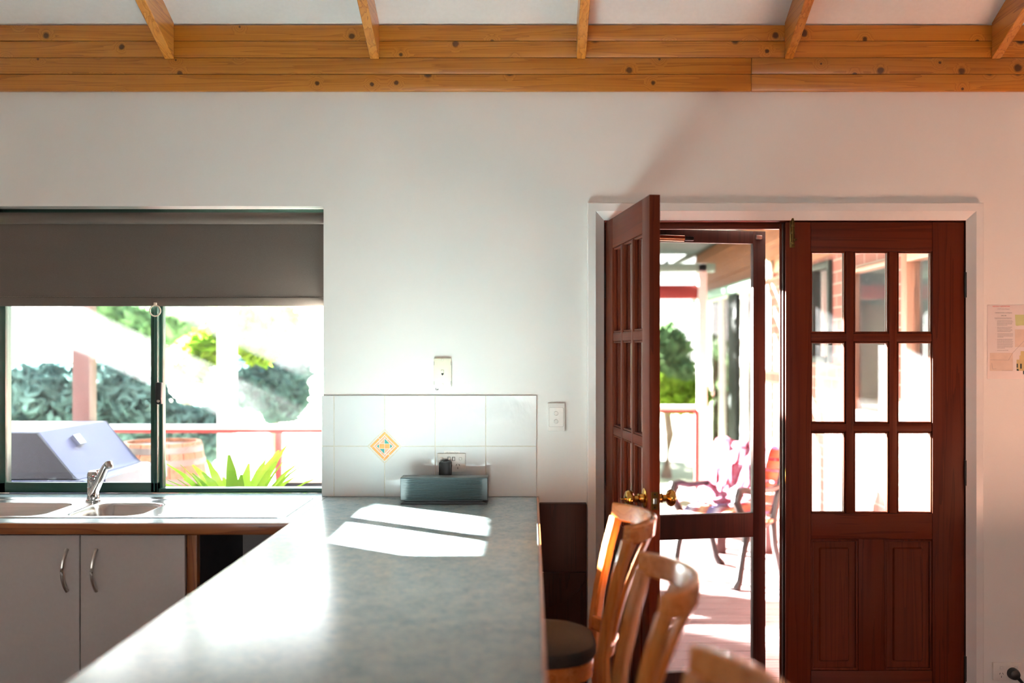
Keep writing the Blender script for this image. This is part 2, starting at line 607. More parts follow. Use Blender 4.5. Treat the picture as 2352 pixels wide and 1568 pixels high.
M['brown_board'] = wood('brown_weatherboard', 'y', sc(84, 44, 24), sc(106, 60, 34), sc(120, 72, 42), 0.8, 0.55, 0.0)
M['frame_brown'] = wood('brown_window_timber', 'z', sc(96, 56, 40), sc(118, 74, 54), sc(130, 86, 64), 0.8, 0.5, 0.0)
M['dark_room'] = plain('dark_interior', sc(60, 56, 56), 0.9, 0, 0.1, 3, 0.0)
M['curtain'] = plain('pale_curtain', sc(210, 206, 214), 0.9, 0, 0.05, 14, 0.1)
t = NT('red_brick')
tc = t.add('ShaderNodeTexCoord')
sw = t.add('ShaderNodeSeparateXYZ'); cb = t.add('ShaderNodeCombineXYZ')
t.go(tc.outputs['Object'], sw.inputs[0]); t.go(sw.outputs['Y'], cb.inputs[0]); t.go(sw.outputs['Z'], cb.inputs[1])
bt = t.add('ShaderNodeTexBrick')
bt.inputs['Scale'].default_value = 1.0
bt.inputs['Brick Width'].default_value = 0.24
bt.inputs['Row Height'].default_value = 0.086
bt.inputs['Mortar Size'].default_value = 0.006
bt.inputs['Color1'].default_value = (*sc(112, 56, 44), 1)
bt.inputs['Color2'].default_value = (*sc(94, 44, 34), 1)
bt.inputs['Mortar'].default_value = (*sc(126, 108, 98), 1)
t.go(cb.outputs[0], bt.inputs['Vector'])
M['brick'] = t.bsdf(bt.outputs['Color'], 0.85, 0, t.bump(bt.outputs['Fac'], -0.4, 0.005))
M['hood_steel'] = plain('barbecue_steel_lid', (0.034, 0.038, 0.085), 0.4, 0.0, 0.04, 14, 0.03, 0.0, 0.3)
M['hood_dark'] = plain('barbecue_dark_enamel', sc(34, 34, 44), 0.5, 0.2, 0.3, 90, 0.08)
M['cast_iron'] = plain('dark_cast_iron', sc(30, 20, 19), 0.5, 0.3, 0.2, 60, 0.15)
M['slat_orange'] = wood('oiled_orange_slat', 'y', sc(110, 52, 22), sc(140, 72, 32), sc(156, 88, 42), 1.0, 0.4, 0.2)
M['oak'] = wood('barrel_oak', 'z', sc(92, 50, 32), sc(122, 72, 50), sc(140, 90, 66), 1.0, 0.6, 0.0)
M['hoop'] = plain('grey_barrel_hoop', sc(104, 96, 94), 0.5, 0.6, 0.1, 40, 0.1)
# pink throw
t = NT('pink_patterned_throw')
v = t.coords((1, 1, 1))
n = t.noise(v, 13, 3, 0.5, 1.2)
M['pink'] = t.bsdf(t.ramp(n, [(0.36, sc(150, 48, 66)), (0.5, sc(172, 100, 124)), (0.64, sc(172, 156, 180))]), 0.85, 0, t.bump(n, 0.2, 0.01))
t = NT('striped_seat_cushion')
tc = t.add('ShaderNodeTexCoord')
sw = t.add('ShaderNodeSeparateXYZ')
t.go(tc.outputs['Object'], sw.inputs[0])
fr = t.math('FRACT', t.math('MULTIPLY', sw.outputs['Y'], 5.2))
cr = t.ramp(fr, [(0.0, sc(170, 80, 64)), (0.25, sc(184, 150, 112)), (0.45, sc(150, 50, 62)), (0.65, sc(176, 168, 178)), (0.85, sc(96, 88, 128))])
M['stripe'] = t.bsdf(cr, 0.85)
# umbrella cloth
t = NT('white_umbrella_cloth')
d = t.add('ShaderNodeBsdfDiffuse'); d.inputs['Color'].default_value = (0.82, 0.82, 0.8, 1)
tl = t.add('ShaderNodeBsdfTranslucent'); tl.inputs['Color'].default_value = (0.75, 0.75, 0.72, 1)
mx = t.add('ShaderNodeMixShader'); mx.inputs[0].default_value = 0.4
t.go(d.outputs[0], mx.inputs[1]); t.go(tl.outputs[0], mx.inputs[2]); t.go(mx.outputs[0], t.out.inputs[0])
M['umbrella'] = t.m
# bulb
t = NT('lit_lamp_glass')
em = t.add('ShaderNodeEmission'); em.inputs['Color'].default_value = (1.0, 0.86, 0.5, 1); em.inputs['Strength'].default_value = 6
t.go(em.outputs[0], t.out.inputs[0])
M['lamp'] = t.m


def leafmat(name, c0, c1):
    t = NT(name)
    v = t.coords()
    n = t.noise(v, 3.0, 3)
    col = t.ramp(n, [(0.3, c0), (0.7, c1)])
    d = t.add('ShaderNodeBsdfDiffuse'); t.go(col, d.inputs['Color'])
    tl = t.add('ShaderNodeBsdfTranslucent'); t.go(col, tl.inputs['Color'])
    mx = t.add('ShaderNodeMixShader'); mx.inputs[0].default_value = 0.45
    t.go(d.outputs[0], mx.inputs[1]); t.go(tl.outputs[0], mx.inputs[2]); t.go(mx.outputs[0], t.out.inputs[0])
    return t.m


M['leaf_dark'] = leafmat('blue_green_leaves', sc(50, 72, 72), sc(80, 104, 102))
M['leaf_mid'] = leafmat('mid_green_leaves', sc(72, 104, 72), sc(112, 140, 96))
M['leaf_lime'] = leafmat('lime_leaves', sc(74, 112, 26), sc(118, 146, 48))
M['bark'] = plain('grey_bark', sc(110, 96, 86), 0.9, 0, 0.2, 14, 0.4)

# ------------------------------------------------------------------ room shell
WY = 3.95            # inner face of the back wall
WO = 4.12            # its outer face
WX0, WX1, WZ0, WZ1 = -2.16, -0.826, 0.90, 2.069     # window opening
DX0, DX1, DZ1 = 0.262, 1.741, 2.04                  # door opening
LX, RX, RY = -2.6, 5.6, -3.6
SL = 0.44
YR = 0.3


def ceil_z(y): return 2.778 + SL * (WY - y) if y >= YR else 2.778 + SL * (WY - YR) - SL * (YR - y)


b = B()
box(b, LX, WX0, WY, WO, 0, 2.8)
box(b, WX0, WX1, WY, WO, 0, WZ0 - 0.02)
box(b, WX0, WX1, WY, WO, WZ1, 2.8)
box(b, WX1, DX0, WY, WO, 0, 2.8)
box(b, DX0, DX1, WY, WO, DZ1, 2.8)
box(b, DX1, RX, WY, WO, 0, 2.8)
tag(obj('wall_back', b, M['wall']), 'white painted back wall with window and double door', kind='structure')
b = B()
pts = [(WO, 0), (WO, 2.8), (YR, ceil_z(YR)), (RY, ceil_z(RY)), (RY, 0)]
prism(b, pts, 'x', LX - 0.1, LX)
tag(obj('wall_left', b, M['wall']), 'white left wall of the kitchen, outside the frame', kind='structure')
b = prism(B(), pts, 'x', RX, RX + 0.1)
tag(obj('wall_right', b, M['wall']), 'white right wall of the room, outside the frame', kind='structure')
b = B()
for (x0, x1, z0, z1) in ((LX, -0.9, 0, 2.9), (-0.9, 0.9, 0, 0.9), (-0.9, 0.9, 2.1, 2.9), (0.9, RX, 0, 2.9)):
    box(b, x0, x1, RY - 0.1, RY, z0, z1)
tag(obj('wall_rear', b, M['grey_wall']), 'grey painted rear wall behind the camera with one window opening', kind='structure')
b = bx(LX - 0.1, RX + 0.1, RY - 0.1, WO, -0.12, 0)
tag(obj('floor', b, M['floor']), 'red brown timber floor of the room', kind='structure')
b = B()
prism(b, [(WO + 0.4, ceil_z(WO + 0.4)), (YR, ceil_z(YR)), (YR, ceil_z(YR) + 0.08), (WO + 0.4, ceil_z(WO + 0.4) + 0.08)], 'x', LX - 0.1, RX + 0.1)
prism(b, [(YR, ceil_z(YR)), (RY - 0.3, ceil_z(RY - 0.3)), (RY - 0.3, ceil_z(RY - 0.3) + 0.08), (YR, ceil_z(YR) + 0.08)], 'x', LX - 0.1, RX + 0.1)
tag(obj('ceiling', b, M['ceil']), 'white sloping ceiling sheets above the pine rafters', kind='structure')

# rafters
for i, (l, r, wd) in enumerate(((378, 400, ('leftmost', '')), (850, 871, ('second', '')), (1324.5, 1345.5, ('', '')), (1802, 1822, ('', '')), (2277, 2298, ('', '')))):
    x0, x1 = PX(l, 3.93), PX(r, 3.93)
    b = B()
    zb = lambda y: ceil_z(y) - 0.142
    prism(b, [(3.928, ceil_z(3.928) - 0.001), (YR + 0.02, ceil_z(YR + 0.02) - 0.001), (YR + 0.02, zb(YR + 0.02)), (3.928, zb(3.928))], 'x', x0, x1, 0.002)
    lab = ['leftmost pine rafter, above the roller blind', 'pine rafter second from the left, above the patterned tile',
           'middle pine rafter, above the left edge of the door trim', 'pine rafter above the meeting of the two doors', 'rightmost pine rafter at the upper right corner'][i]
    tag(obj('rafter', b, M['pine_y']), lab, 'rafter', 'exposed pine rafters')

# pine lining along the top of the wall
zs = [2.780, 2.717, 2.651, 2.586, 2.519]
beam = thing('pine_lining', 'four varnished pine boards with knots running along the top of the wall', 'board lining', (0, 3.93, 2.519))
for r_ in range(4):
    cuts = [LX, RX] if r_ < 2 else [LX, PX(1726, 3.93), RX]
    for c0, c1 in zip(cuts, cuts[1:]):
        b = bx(c0 + 0.0003, c1 - 0.0003, 3.93 + (0.001 if r_ % 2 else 0), WY - 0.001, zs[r_ + 1] + 0.0006, zs[r_] - 0.0006, bev=0.0022, seg=2)
        obj('pine_board', b, M['pine_x'], beam)

# ------------------------------------------------------------------ window
win = thing('window_1', 'green aluminium sliding window over the sink', None, (-1.49, 4.05, 0.92), kind='structure')
fz0, fz1 = 0.921, WZ1
b = B()
box(b, WX0, WX1, 4.035, 4.10, fz0, fz0 + 0.018, 0.002)
box(b, WX0, WX1, 4.035, 4.10, fz1 - 0.025, fz1, 0.002)
box(b, WX0, WX0 + 0.02, 4.035, 4.10, fz0, fz1, 0.002)
box(b, WX1 - 0.006, WX1, 4.035, 4.10, fz0, fz1, 0.002)
obj('window_frame', b, M['green_alu'], win)
sx0, sx1 = WX0 + 0.005, PX(363, 4.03)
sash = B()
box(sash, sx0, sx1, 4.022, 4.05, fz0 + 0.004, PZ(1108, 4.022), 0.002)
box(sash, sx0, sx1, 4.022, 4.05, 2.02, 2.045, 0.002)
box(sash, sx0, sx0 + 0.03, 4.022, 4.05, fz0 + 0.004, 2.045, 0.002)
box(sash, PX(346, 4.022), sx1, 4.022, 4.05, fz0 + 0.004, 2.045, 0.002)
so = obj('sliding_sash', sash, M['green_alu'], win)
b = bx(PX(352.5, 4.02), PX(355.5, 4.02), 4.019, 4.023, fz0 + 0.01, 2.04, 0.0005)
obj('sash_rib', b, M['green_alu'], so)
obj('glass_pane', bx(sx0 + 0.02, PX(350, 4.03), 4.033, 4.037, PZ(1112, 4.03), 2.03), M['glass'], win)
b = bx(PX(357, 4.06), PX(375, 4.06), 4.055, 4.09, fz0 + 0.01, 2.05, 0.003)
obj('fixed_stile', b, M['green_alu'], win)
obj('glass_pane', bx(PX(368, 4.06), WX1 - 0.003, 4.068, 4.072, fz0 + 0.012, 2.05), M['glass'], win)
lk = B()
box(lk, PX(358, 4.01), PX(372, 4.01), 4.002, 4.026, PZ(928, 4.01), PZ(878, 4.01), 0.004)
lo = obj('sash_lock', lk, M['black_plastic'], win)
obj('lock_cylinder', lathe(B(), [(0.0, -0.002), (0.005, -0.002), (0.006, 0.0), (0.006, 0.006)], (PX(363, 4.0), 4.001, PZ(921, 4.0)), (0, 1, 0), 14), M['satin'], lo)

# roller blind
blx0, blx1 = WX0 + 0.01, WX1 - 0.004
bl = thing('roller_blind', 'taupe roller blind half drawn over the kitchen window', 'blind', (-1.49, 3.99, WZ1 - 0.07))
rc_z = PZ(500, 3.975)
b = tube(B(), [(blx0, 3.99, rc_z), (blx1, 3.99, rc_z)], 0.0235, 20)
obj('roller', b, M['blind'], bl)
zbot = PZ(703, 4.0)
b = B()
prof = []
nseg = 12
pz = [rc_z - 0.0, zbot + 0.036, zbot + 0.034, zbot + 0.004]
ys = 4.003
box(b, blx0, blx1, ys - 0.0006, ys + 0.0006, zbot + 0.034, rc_z)
fab = obj('blind_fabric', b, M['blind'], bl)
hem = bx(blx0, blx1, ys - 0.004, ys + 0.004, zbot, zbot + 0.036, 0.003)
ho = obj('hem_bar', hem, M['blind'], bl)
st = B()
nst = 150
for i in range(nst):
    x = blx0 + (blx1 - blx0) * (i + 0.2) / nst
    sgn = 1 if i % 2 else -1
    dx = (blx1 - blx0) / nst * 0.8
    prism(st, [(x, zbot + 0.038 - sgn * 0.001), (x + dx, zbot + 0.038 + sgn * 0.001), (x + dx, zbot + 0.0388 + sgn * 0.001), (x, zbot + 0.0388 - sgn * 0.001)], 'y', ys - 0.0012, ys - 0.0004)
tag(obj('stitching', st, M['stitch'], bl), kind='stuff')
rx_, rz_ = PX(356, 3.99), PZ(713.5, 3.99)
rg = B()
Rr = 0.0215
tube(rg, [(rx_ + Rr * math.cos(a), 3.992, rz_ + Rr * math.sin(a)) for a in [2 * math.pi * k / 28 for k in range(29)]], 0.0028, 8, up=(0, 1, 0), cap=False)
ro = obj('pull_ring', rg, M['ivory'], bl)
obj('ring_clip', bx(rx_ - 0.006, rx_ + 0.006, 3.989, 3.998, rz_ + Rr - 0.003, rz_ + Rr + 0.012, 0.002), M['ivory'], ro)
for xx in (blx0 - 0.008, blx1 + 0.001):
    obj('bracket', bx(xx, xx + 0.003, 3.97, 4.012, rc_z - 0.026, WZ1 - 0.002, 0.001), M['satin'], bl)

# ------------------------------------------------------------------ worktops, sink, cabinets
BT, BB = 0.92, 0.882
JX = -0.81
sinkbench = thing('sink_worktop', 'grey green laminate worktop under the window holding the steel sink', 'worktop', (-1.7, 3.65, BB))
hx0, hx1, hy0, hy1 = -2.26, -1.355, 3.452, 3.80
b = B()
FY = 3.346
for (x0, x1, y0, y1) in ((LX, hx0, FY, WY), (hx0, hx1, FY, hy0), (hx0, hx1, hy1, WY), (hx1, JX - 0.0008, FY, WY), (WX0 + 0.001, WX1 - 0.001, WY, 4.034)):
    box(b, x0, x1, y0, y1, BB if y0 < WY else 0.90, BT)
obj('laminate_top', b, M['laminate'], sinkbench)
obj('timber_edge', bx(LX, JX - 0.002, FY - 0.008, FY, BB, BT - 0.001, 0.002), M['edge_x'], sinkbench)

pen = thing('peninsula_worktop', 'long grey green laminate breakfast bar worktop with sunlit patch and timber edge', 'worktop', (-0.39, 2.3, BB))
b = bx(JX, 0.018, 0.62, WY - 0.009, BB, BT, 0.0012)
obj('laminate_top', b, M['laminate'], pen)
obj('timber_edge', bx(0.018, 0.027, 0.62, WY - 0.001, BB, BT + 0.0002, 0.0025), M['edge_y'], pen)
b = bx(JX - 0.004, JX, 0.62, FY - 0.008, BB, BT - 0.001, 0.001)
obj('timber_edge', b, M['edge_y'], pen)

# sink as one pressed sheet
snk = thing('kitchen_sink', 'stainless steel sink with bowl and a half and ribbed drainer under the window', 'sink', (-1.5, 3.66, BT))
sx_0, sx_1, sy_0, sy_1 = -2.30, -0.853, 3.432, 3.904


def sd_rr(x, y, cx, cy, hx, hy, r):
    qx, qy = np.abs(x - cx) - hx + r, np.abs(y - cy) - hy + r
    return np.hypot(np.maximum(qx, 0), np.maximum(qy, 0)) + np.minimum(np.maximum(qx, qy), 0) - r


nx, ny = 300, 110
gx = np.linspace(sx_0, sx_1, nx)
gy = np.linspace(sy_0, sy_1, ny)
X, Y = np.meshgrid(gx, gy)
Z = np.full_like(X, BT + 0.005)
edge = -sd_rr(X, Y, (sx_0 + sx_1) / 2, (sy_0 + sy_1) / 2, (sx_1 - sx_0) / 2, (sy_1 - sy_0) / 2, 0.03)
Z -= 0.004 * np.clip(1 - edge / 0.008, 0, 1)
sm = lambda a: a * a * (3 - 2 * a)
# shallow step inside the rim
inner = -sd_rr(X, Y, (sx_0 + sx_1) / 2, (sy_0 + sy_1) / 2 - 0.022, (sx_1 - sx_0) / 2 - 0.02, (sy_1 - sy_0) / 2 - 0.04, 0.03)
Z -= 0.003 * sm(np.clip(inner / 0.01, 0, 1))
for (cx, cy, hx, hy, r, dep) in ((-1.98, 3.618, 0.262, 0.152, 0.07, 0.155), (-1.507, 3.618, 0.133, 0.150, 0.07, 0.12)):
    d = -sd_rr(X, Y, cx, cy, hx, hy, r)
    Z -= dep * sm(np.clip((d + 0.004) / 0.045, 0, 1)) * (d > -0.004)
dr = -sd_rr(X, Y, -1.105, 3.655, 0.205, 0.175, 0.01)
groove = (0.5 - 0.5 * np.cos(2 * math.pi * (Y - 3.48) / 0.037)) ** 1.5
Z -= 0.006 * groove * sm(np.clip(dr / 0.02, 0, 1))
outm = edge < -0.0005
verts = [(float(x), float(y), float(z)) for x, y, z in zip(X.ravel(), Y.ravel(), Z.ravel())]
faces = []
for j in range(ny - 1):
    for i in range(nx - 1):
        if outm[j, i] and outm[j + 1, i] and outm[j, i + 1]: continue
        a = j * nx + i
        faces.append((a, a + 1, a + nx + 1, a + nx))
mesh_np('steel_bowls', verts, faces, M['steel'], snk, 1.2)
for cx in (-1.98, -1.507):
    zf = BT - (0.148 if cx < -1.8 else 0.115)
    wo = obj('waste', lathe(B(), [(0.0, 0.001), (0.02, 0.001), (0.034, 0.004), (0.04, 0.003), (0.041, 0.0)], (cx, 3.62, zf), (0, 0, 1), 20), M['chrome'], snk)

# tap
tx, ty = -1.672, 3.80
tap = thing('mixer_tap', 'chrome mixer tap with angled spout standing behind the sink bowls', 'tap', (tx, ty, BT + 0.004))
obj('tap_body', lathe(B(), [(0.0, 0), (0.027, 0), (0.027, 0.006), (0.0225, 0.010), (0.022, 0.05), (0.0212, 0.052), (0.022, 0.054), (0.022, 0.083), (0.0205, 0.085), (0.022, 0.088), (0.022, 0.104), (0.0185, 0.113), (0.011, 0.118), (0.0, 0.119)], (tx, ty, BT + 0.003), (0, 0, 1), 26), M['chrome'], tap)
s0 = Vector((tx + 0.006, ty - 0.016, BT + 0.035))
s1 = Vector((-1.548, 3.622, BT + 0.156))
s2 = Vector((-1.523, 3.590, BT + 0.165))
pts = [s0, s0.lerp(s1, 0.25), s0.lerp(s1, 0.5), s0.lerp(s1, 0.75), s1, s1.lerp(s2, 0.5) + Vector((0, 0, 0.004)), s2]
spo = obj('spout', tube(B(), pts, [0.0185, 0.0175, 0.0165, 0.0155, 0.0148, 0.0142, 0.0125], 18, flat=0.72), M['chrome'], tap)
obj('outlet', lathe(B(), [(0.0, 0.012), (0.0125, 0.011), (0.0138, 0.008), (0.0138, -0.012), (0.0125, -0.014), (0.0, -0.014)], (s2.x, s2.y, s2.z - 0.002), (0.35, -0.3, -0.9), 18), M['chrome'], spo)
obj('temperature_dot', lathe(B(), [(0.0, 0.0012), (0.003, 0.001), (0.004, 0.0)], (tx + 0.008, ty - 0.0195, BT + 0.101), (0.35, -0.94, 0.1), 12), M['red_dot'], tap)
lv = B()
tube(lv, [(tx, ty, BT + 0.117), (tx + 0.022, ty + 0.006, BT + 0.122), (tx + 0.045, ty + 0.012, BT + 0.121)], [0.008, 0.007, 0.005], 10, flat=0.5)
obj('lever', lv, M['chrome'], tap)

# cabinets under the sink
CF = 3.372
dx = [PX(187.0, CF) - 0.712, PX(187.0, CF) - 0.356, PX(188.5, CF), PX(430, CF)]
cab = thing('sink_cabinet', 'white two door cabinet with timber frame beneath the sink', 'cabinet', (-1.7, 3.66, 0))
b = B()
box(b, LX + 0.002, PX(453, CF) - 0.018, CF + 0.001, CF + 0.021, PZ(1228, CF), BB - 0.001, 0.001)
box(b, PX(453, CF) - 0.018, JX + 0.01, CF + 0.001, CF + 0.021, PZ(1228, CF), BB - 0.001, 0.001)
obj('top_rail', b, M['edge_x'], cab)
obj('end_stile', bx(PX(430.5, CF), PX(453, CF), CF - 0.004, CF + 0.03, 0.10, PZ(1228, CF), 0.001), M['edge_z'], cab)
b = B()
box(b, LX + 0.002, PX(430, CF), CF + 0.022, 3.94, 0.10, 0.72)
box(b, LX + 0.002, PX(430, CF), CF + 0.06, 3.94, 0.0, 0.10)
obj('carcass', b, M['melamine'], cab)
doors = [(dx[1] - 0.356, dx[1], 'right'), (dx[1], dx[2] - 0.0005, 'right'), (dx[2] + 0.002, dx[3] - 0.001, 'left')]
for i, (x0, x1, side) in enumerate(doors):
    d_ = obj('cabinet_door', bx(x0 + 0.0012, x1 - 0.0012, CF - 0.018, CF, 0.11, PZ(1229, CF - 0.018), 0.0012), M['melamine'], cab)
    hx = PX(150, CF - 0.03) if i == 1 else (PX(218, CF - 0.03) if i == 2 else x0 + 0.06)
    z0_, z1_ = PZ(1357, CF - 0.02), PZ(1261, CF - 0.02)
    pts = []
    for k in range(13):
        u = k / 12
        pts.append((hx + (-0.004 + 0.012 * (2 * u - 1) ** 2) * 0.0 - 0.006 * math.sin(math.pi * u), CF - 0.018 - 0.026 * math.sin(math.pi * u) ** 0.6, z0_ + (z1_ - z0_) * u))
    obj('handle', tube(B(), pts, [0.0055 if 0 < k < 12 else 0.0065 for k in range(13)], 10), M['satin'], d_)

# open appliance bay
nic = thing('open_bay', 'dark open bay between the sink cabinet and the peninsula', 'cabinet', (-0.95, 3.6, 0))
nx0, nx1 = PX(453, CF) + 0.001, JX + 0.08
obj('back_panel', bx(nx0, nx1, 3.90, 3.93, 0, BB - 0.001), M['melamine'], nic)
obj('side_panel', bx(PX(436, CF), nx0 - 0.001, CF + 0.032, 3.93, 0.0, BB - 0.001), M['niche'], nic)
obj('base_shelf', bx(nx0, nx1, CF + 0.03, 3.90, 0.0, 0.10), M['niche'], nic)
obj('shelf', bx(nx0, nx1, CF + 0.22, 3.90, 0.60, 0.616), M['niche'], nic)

# peninsula base
pb = thing('peninsula_cabinet', 'pale cabinet base under the breakfast bar worktop', 'cabinet', (-0.5, 2.2, 0))
obj('carcass', bx(JX + 0.09, -0.30, 0.75, 3.9, 0.10, BB - 0.0005), M['melamine'], pb)
obj('kickboard', bx(JX + 0.13, -0.33, 0.78, 3.9, 0.0, 0.10), M['niche'], pb)
for k in range(4):
    y0 = 0.76 + k * 0.64
    d_ = obj('cabinet_door', bx(JX + 0.071, JX + 0.089, y0 + 0.002, y0 + 0.636, 0.11, 0.872, 0.0012), M['melamine'], pb)

# ------------------------------------------------------------------ splashback
sp = thing('tiled_splashback', 'white square tile splashback with one patterned diamond tile above the worktop', 'splashback', (-0.4, WY, BT))
ty0 = WY - 0.008
sxa, sxb = PX(740, WY), PX(1232, WY)
tz0, tz1, tz2 = BT + 0.0005, PZ(1024, WY), PZ(908, WY)
obj('grout_bed', bx(sxa + 0.001, sxb - 0.0008, WY - 0.0062, WY - 0.0002, tz0, tz2 - 0.0008), M['grout'], sp)
cx = [sxa] + [PX(p, WY) for p in (768, 884, 1000, 1116, 1232)]
dcx, dcz, dh = cx[2], tz1, 0.0665
g = 0.0013
for r_, (z0, z1) in enumerate(((tz0, tz1), (tz1, tz2))):
    for c in range(5):
        x0, x1 = cx[c] + (g if c else 0), cx[c + 1] - (g if c < 4 else 0)
        a0, a1 = z0 + (g if r_ else 0), z1 - (0 if r_ else g)
        pts = [(x0, a0), (x1, a0), (x1, a1), (x0, a1)]
        if c in (1, 2):
            near_x = x1 if c == 1 else x0
            near_z = a1 if r_ == 0 else a0
            q = []
            for p in pts:
                if abs(p[0] - near_x) < 1e-9 and abs(p[1] - near_z) < 1e-9:
                    sx_ = -1 if c == 1 else 1
                    sz_ = -1 if r_ == 0 else 1
                    pa = (near_x + sx_ * dh, near_z)
                    pb_ = (near_x, near_z + sz_ * dh)
                    # keep winding order
                    i = pts.index(p)
                    prev = pts[i - 1]
                    if abs(prev[1] - p[1]) < 1e-9: q += [pa, pb_]
                    else: q += [pb_, pa]
                else:
                    q.append(p)
            pts = q
        b = prism(B(), pts, 'y', ty0, WY - 0.001, 0.0008, 1)
        obj('tile', b, M['tile'], sp)
dt = obj('patterned_tile', prism(B(), [(dcx - 0.063, dcz), (dcx, dcz - 0.063), (dcx + 0.063, dcz), (dcx, dcz + 0.063)], 'y', ty0, WY - 0.001, 0.0008), M['tile'], sp)
dt['label'] = 'small diamond tile with orange, salmon and teal mosaic pattern'
# pattern: coordinates u (down right), v (up right) of the diamond, from -1 to 1 (half side)
hs = 0.058 / math.sqrt(2) * 1.0


def uv(u, v): return (dcx + (u + v) * hs / math.sqrt(2) * 1.0, dcz + (v - u) * hs / math.sqrt(2) * 1.0)


def quad(bm, u0, u1, v0, v1):
    prism(bm, [uv(u0, v0), uv(u1, v0), uv(u1, v1), uv(u0, v1)], 'y', ty0 - 0.0006, ty0 + 0.001)


bo, bp, bt_ = B(), B(), B()
o0, o1 = 0.78, 1.0
e = 0.025
quad(bo, -1, -o0, -1, 0.12); quad(bo, -1, -o0, 0.12 + 2 * e, 1)          # upper left side
quad(bo, -o0 + e, 1, o0, 1)                                             # upper right side
quad(bo, o0, 1, -0.28, o0 - e) if False else quad(bo, o0, 1, -0.25, o0 - e)
quad(bo, o0, 1, -1, -0.25 - 2 * e)
quad(bo, -o0 + e, o0 - e, -1, -o0)
i0, i1 = 0.55, 0.72
quad(bp, -i1, -i0, -i1, -0.1); quad(bp, -i1, -i0, -0.1 + 2 * e, i0)
quad(bp, -i1, -i0, i0 + e, i1)
quad(bp, -i0 + e, -0.3, i0, i1); quad(bp, -0.3 + 2 * e, i0, i0, i1)
quad(bp, i0 + e, i1, 0.2, i1); quad(bp, i0 + e, i1, -0.4, 0.2 - 2 * e); quad(bp, i0 + e, i1, -i1, -0.45)
quad(bp, -i0 + e, 0.15, -i1, -i0); quad(bp, 0.15 + 2 * e, i0, -i1, -i0)
qw = 0.0192
for sxx in (-1, 1):
    x0, x1 = (dcx - qw - 0.0008, dcx - 0.0008) if sxx < 0 else (dcx + 0.0008, dcx + qw + 0.0008)
    prism(bo, [(x0, dcz - 0.0092), (x1, dcz - 0.0092), (x1, dcz + 0.0092), (x0, dcz + 0.0092)], 'y', ty0 - 0.0006, ty0 + 0.001)
T = lambda bm, p: prism(bm, [(dcx + a, dcz + c) for a, c in p], 'y', ty0 - 0.0006, ty0 + 0.001)
T(bt_, [(0.001, 0.0108), (0.0188, 0.0108), (0.001, 0.0292)])
T(bt_, [(-0.001, -0.0108), (-0.0188, -0.0108), (-0.001, -0.0292)])
T(bt_, [(-0.0222, -0.0076), (-0.0222, 0.0076), (-0.0302, 0.0)])
T(bt_, [(0.0222, -0.0076), (0.0222, 0.0076), (0.0302, 0.0)])
T(bp, [(-0.001, 0.0108), (-0.0188, 0.0108), (-0.001, 0.0292)])
T(bp, [(0.001, -0.0108), (0.0188, -0.0108), (0.001, -0.0292)])
obj('orange_mosaic', bo, M['tile_orange'], dt)
obj('salmon_mosaic', bp, M['tile_pink'], dt)
tag(obj('teal_mosaic', bt_, M['tile_teal'], dt), kind='stuff')

# ------------------------------------------------------------------ wall plates
ph = thing('phone_plate', 'cream telephone wall plate with a small socket above the splashback', 'wall plate', (PX(1017, WY), WY, PZ(855, WY)))
px0, px1, pz0, pz1 = PX(996, 3.94), PX(1037, 3.94), PZ(888, 3.94), PZ(822.5, 3.94)
po = obj('plate', bx(px0, px1, WY - 0.012, WY - 0.0005, pz0, pz1, 0.002), M['cream_plastic'], ph)
xc = (px0 + px1) / 2
obj('socket', bx(xc - 0.006, xc + 0.006, WY - 0.017, WY - 0.011, PZ(860, 3.94), PZ(849, 3.94), 0.0015), M['cream_plastic'], ph)
obj('socket_slot', prism(B(), [(xc - 0.0045, PZ(856.5, 3.94)), (xc + 0.0045, PZ(856.5, 3.94)), (xc + 0.003, PZ(860.3, 3.94)), (xc, PZ(861.8, 3.94)), (xc - 0.003, PZ(860.3, 3.94))], 'y', WY - 0.0175, WY - 0.0115), M['slot'], ph)
for pyy in (826, 883):
    b = lathe(B(), [(0.0, 0.0012), (0.004, 0.001), (0.005, 0.0)], (xc, WY - 0.012, PZ(pyy, 3.94)), (0, -1, 0), 14)
    obj('screw_cap', b, M['cream_plastic'], ph)
for s_ in (px0 + 0.0012, px1 - 0.0028):
    for zz in (PZ(838, 3.94), PZ(883, 3.94)):
        obj('clip_slot', bx(s_, s_ + 0.0016, WY - 0.0124, WY - 0.0118, zz - 0.0005, zz + 0.014), M['seam_grey'], ph)
b = B()
zz = PZ(893, WY)
box(b, PX(1001, WY), PX(1002.2, WY), WY - 0.0008, WY, zz - 0.003, zz + 0.004)
box(b, PX(1001.5, WY), PX(1006, WY), WY - 0.0008, WY, zz - 0.0045, zz - 0.0022)
box(b, PX(1005, WY), PX(1006.6, WY), WY - 0.0008, WY, zz - 0.0035, zz + 0.001)
tag(obj('paint_chip', b, M['slot']), 'tiny dark chipped mark on wall just below the phone plate', 'mark')

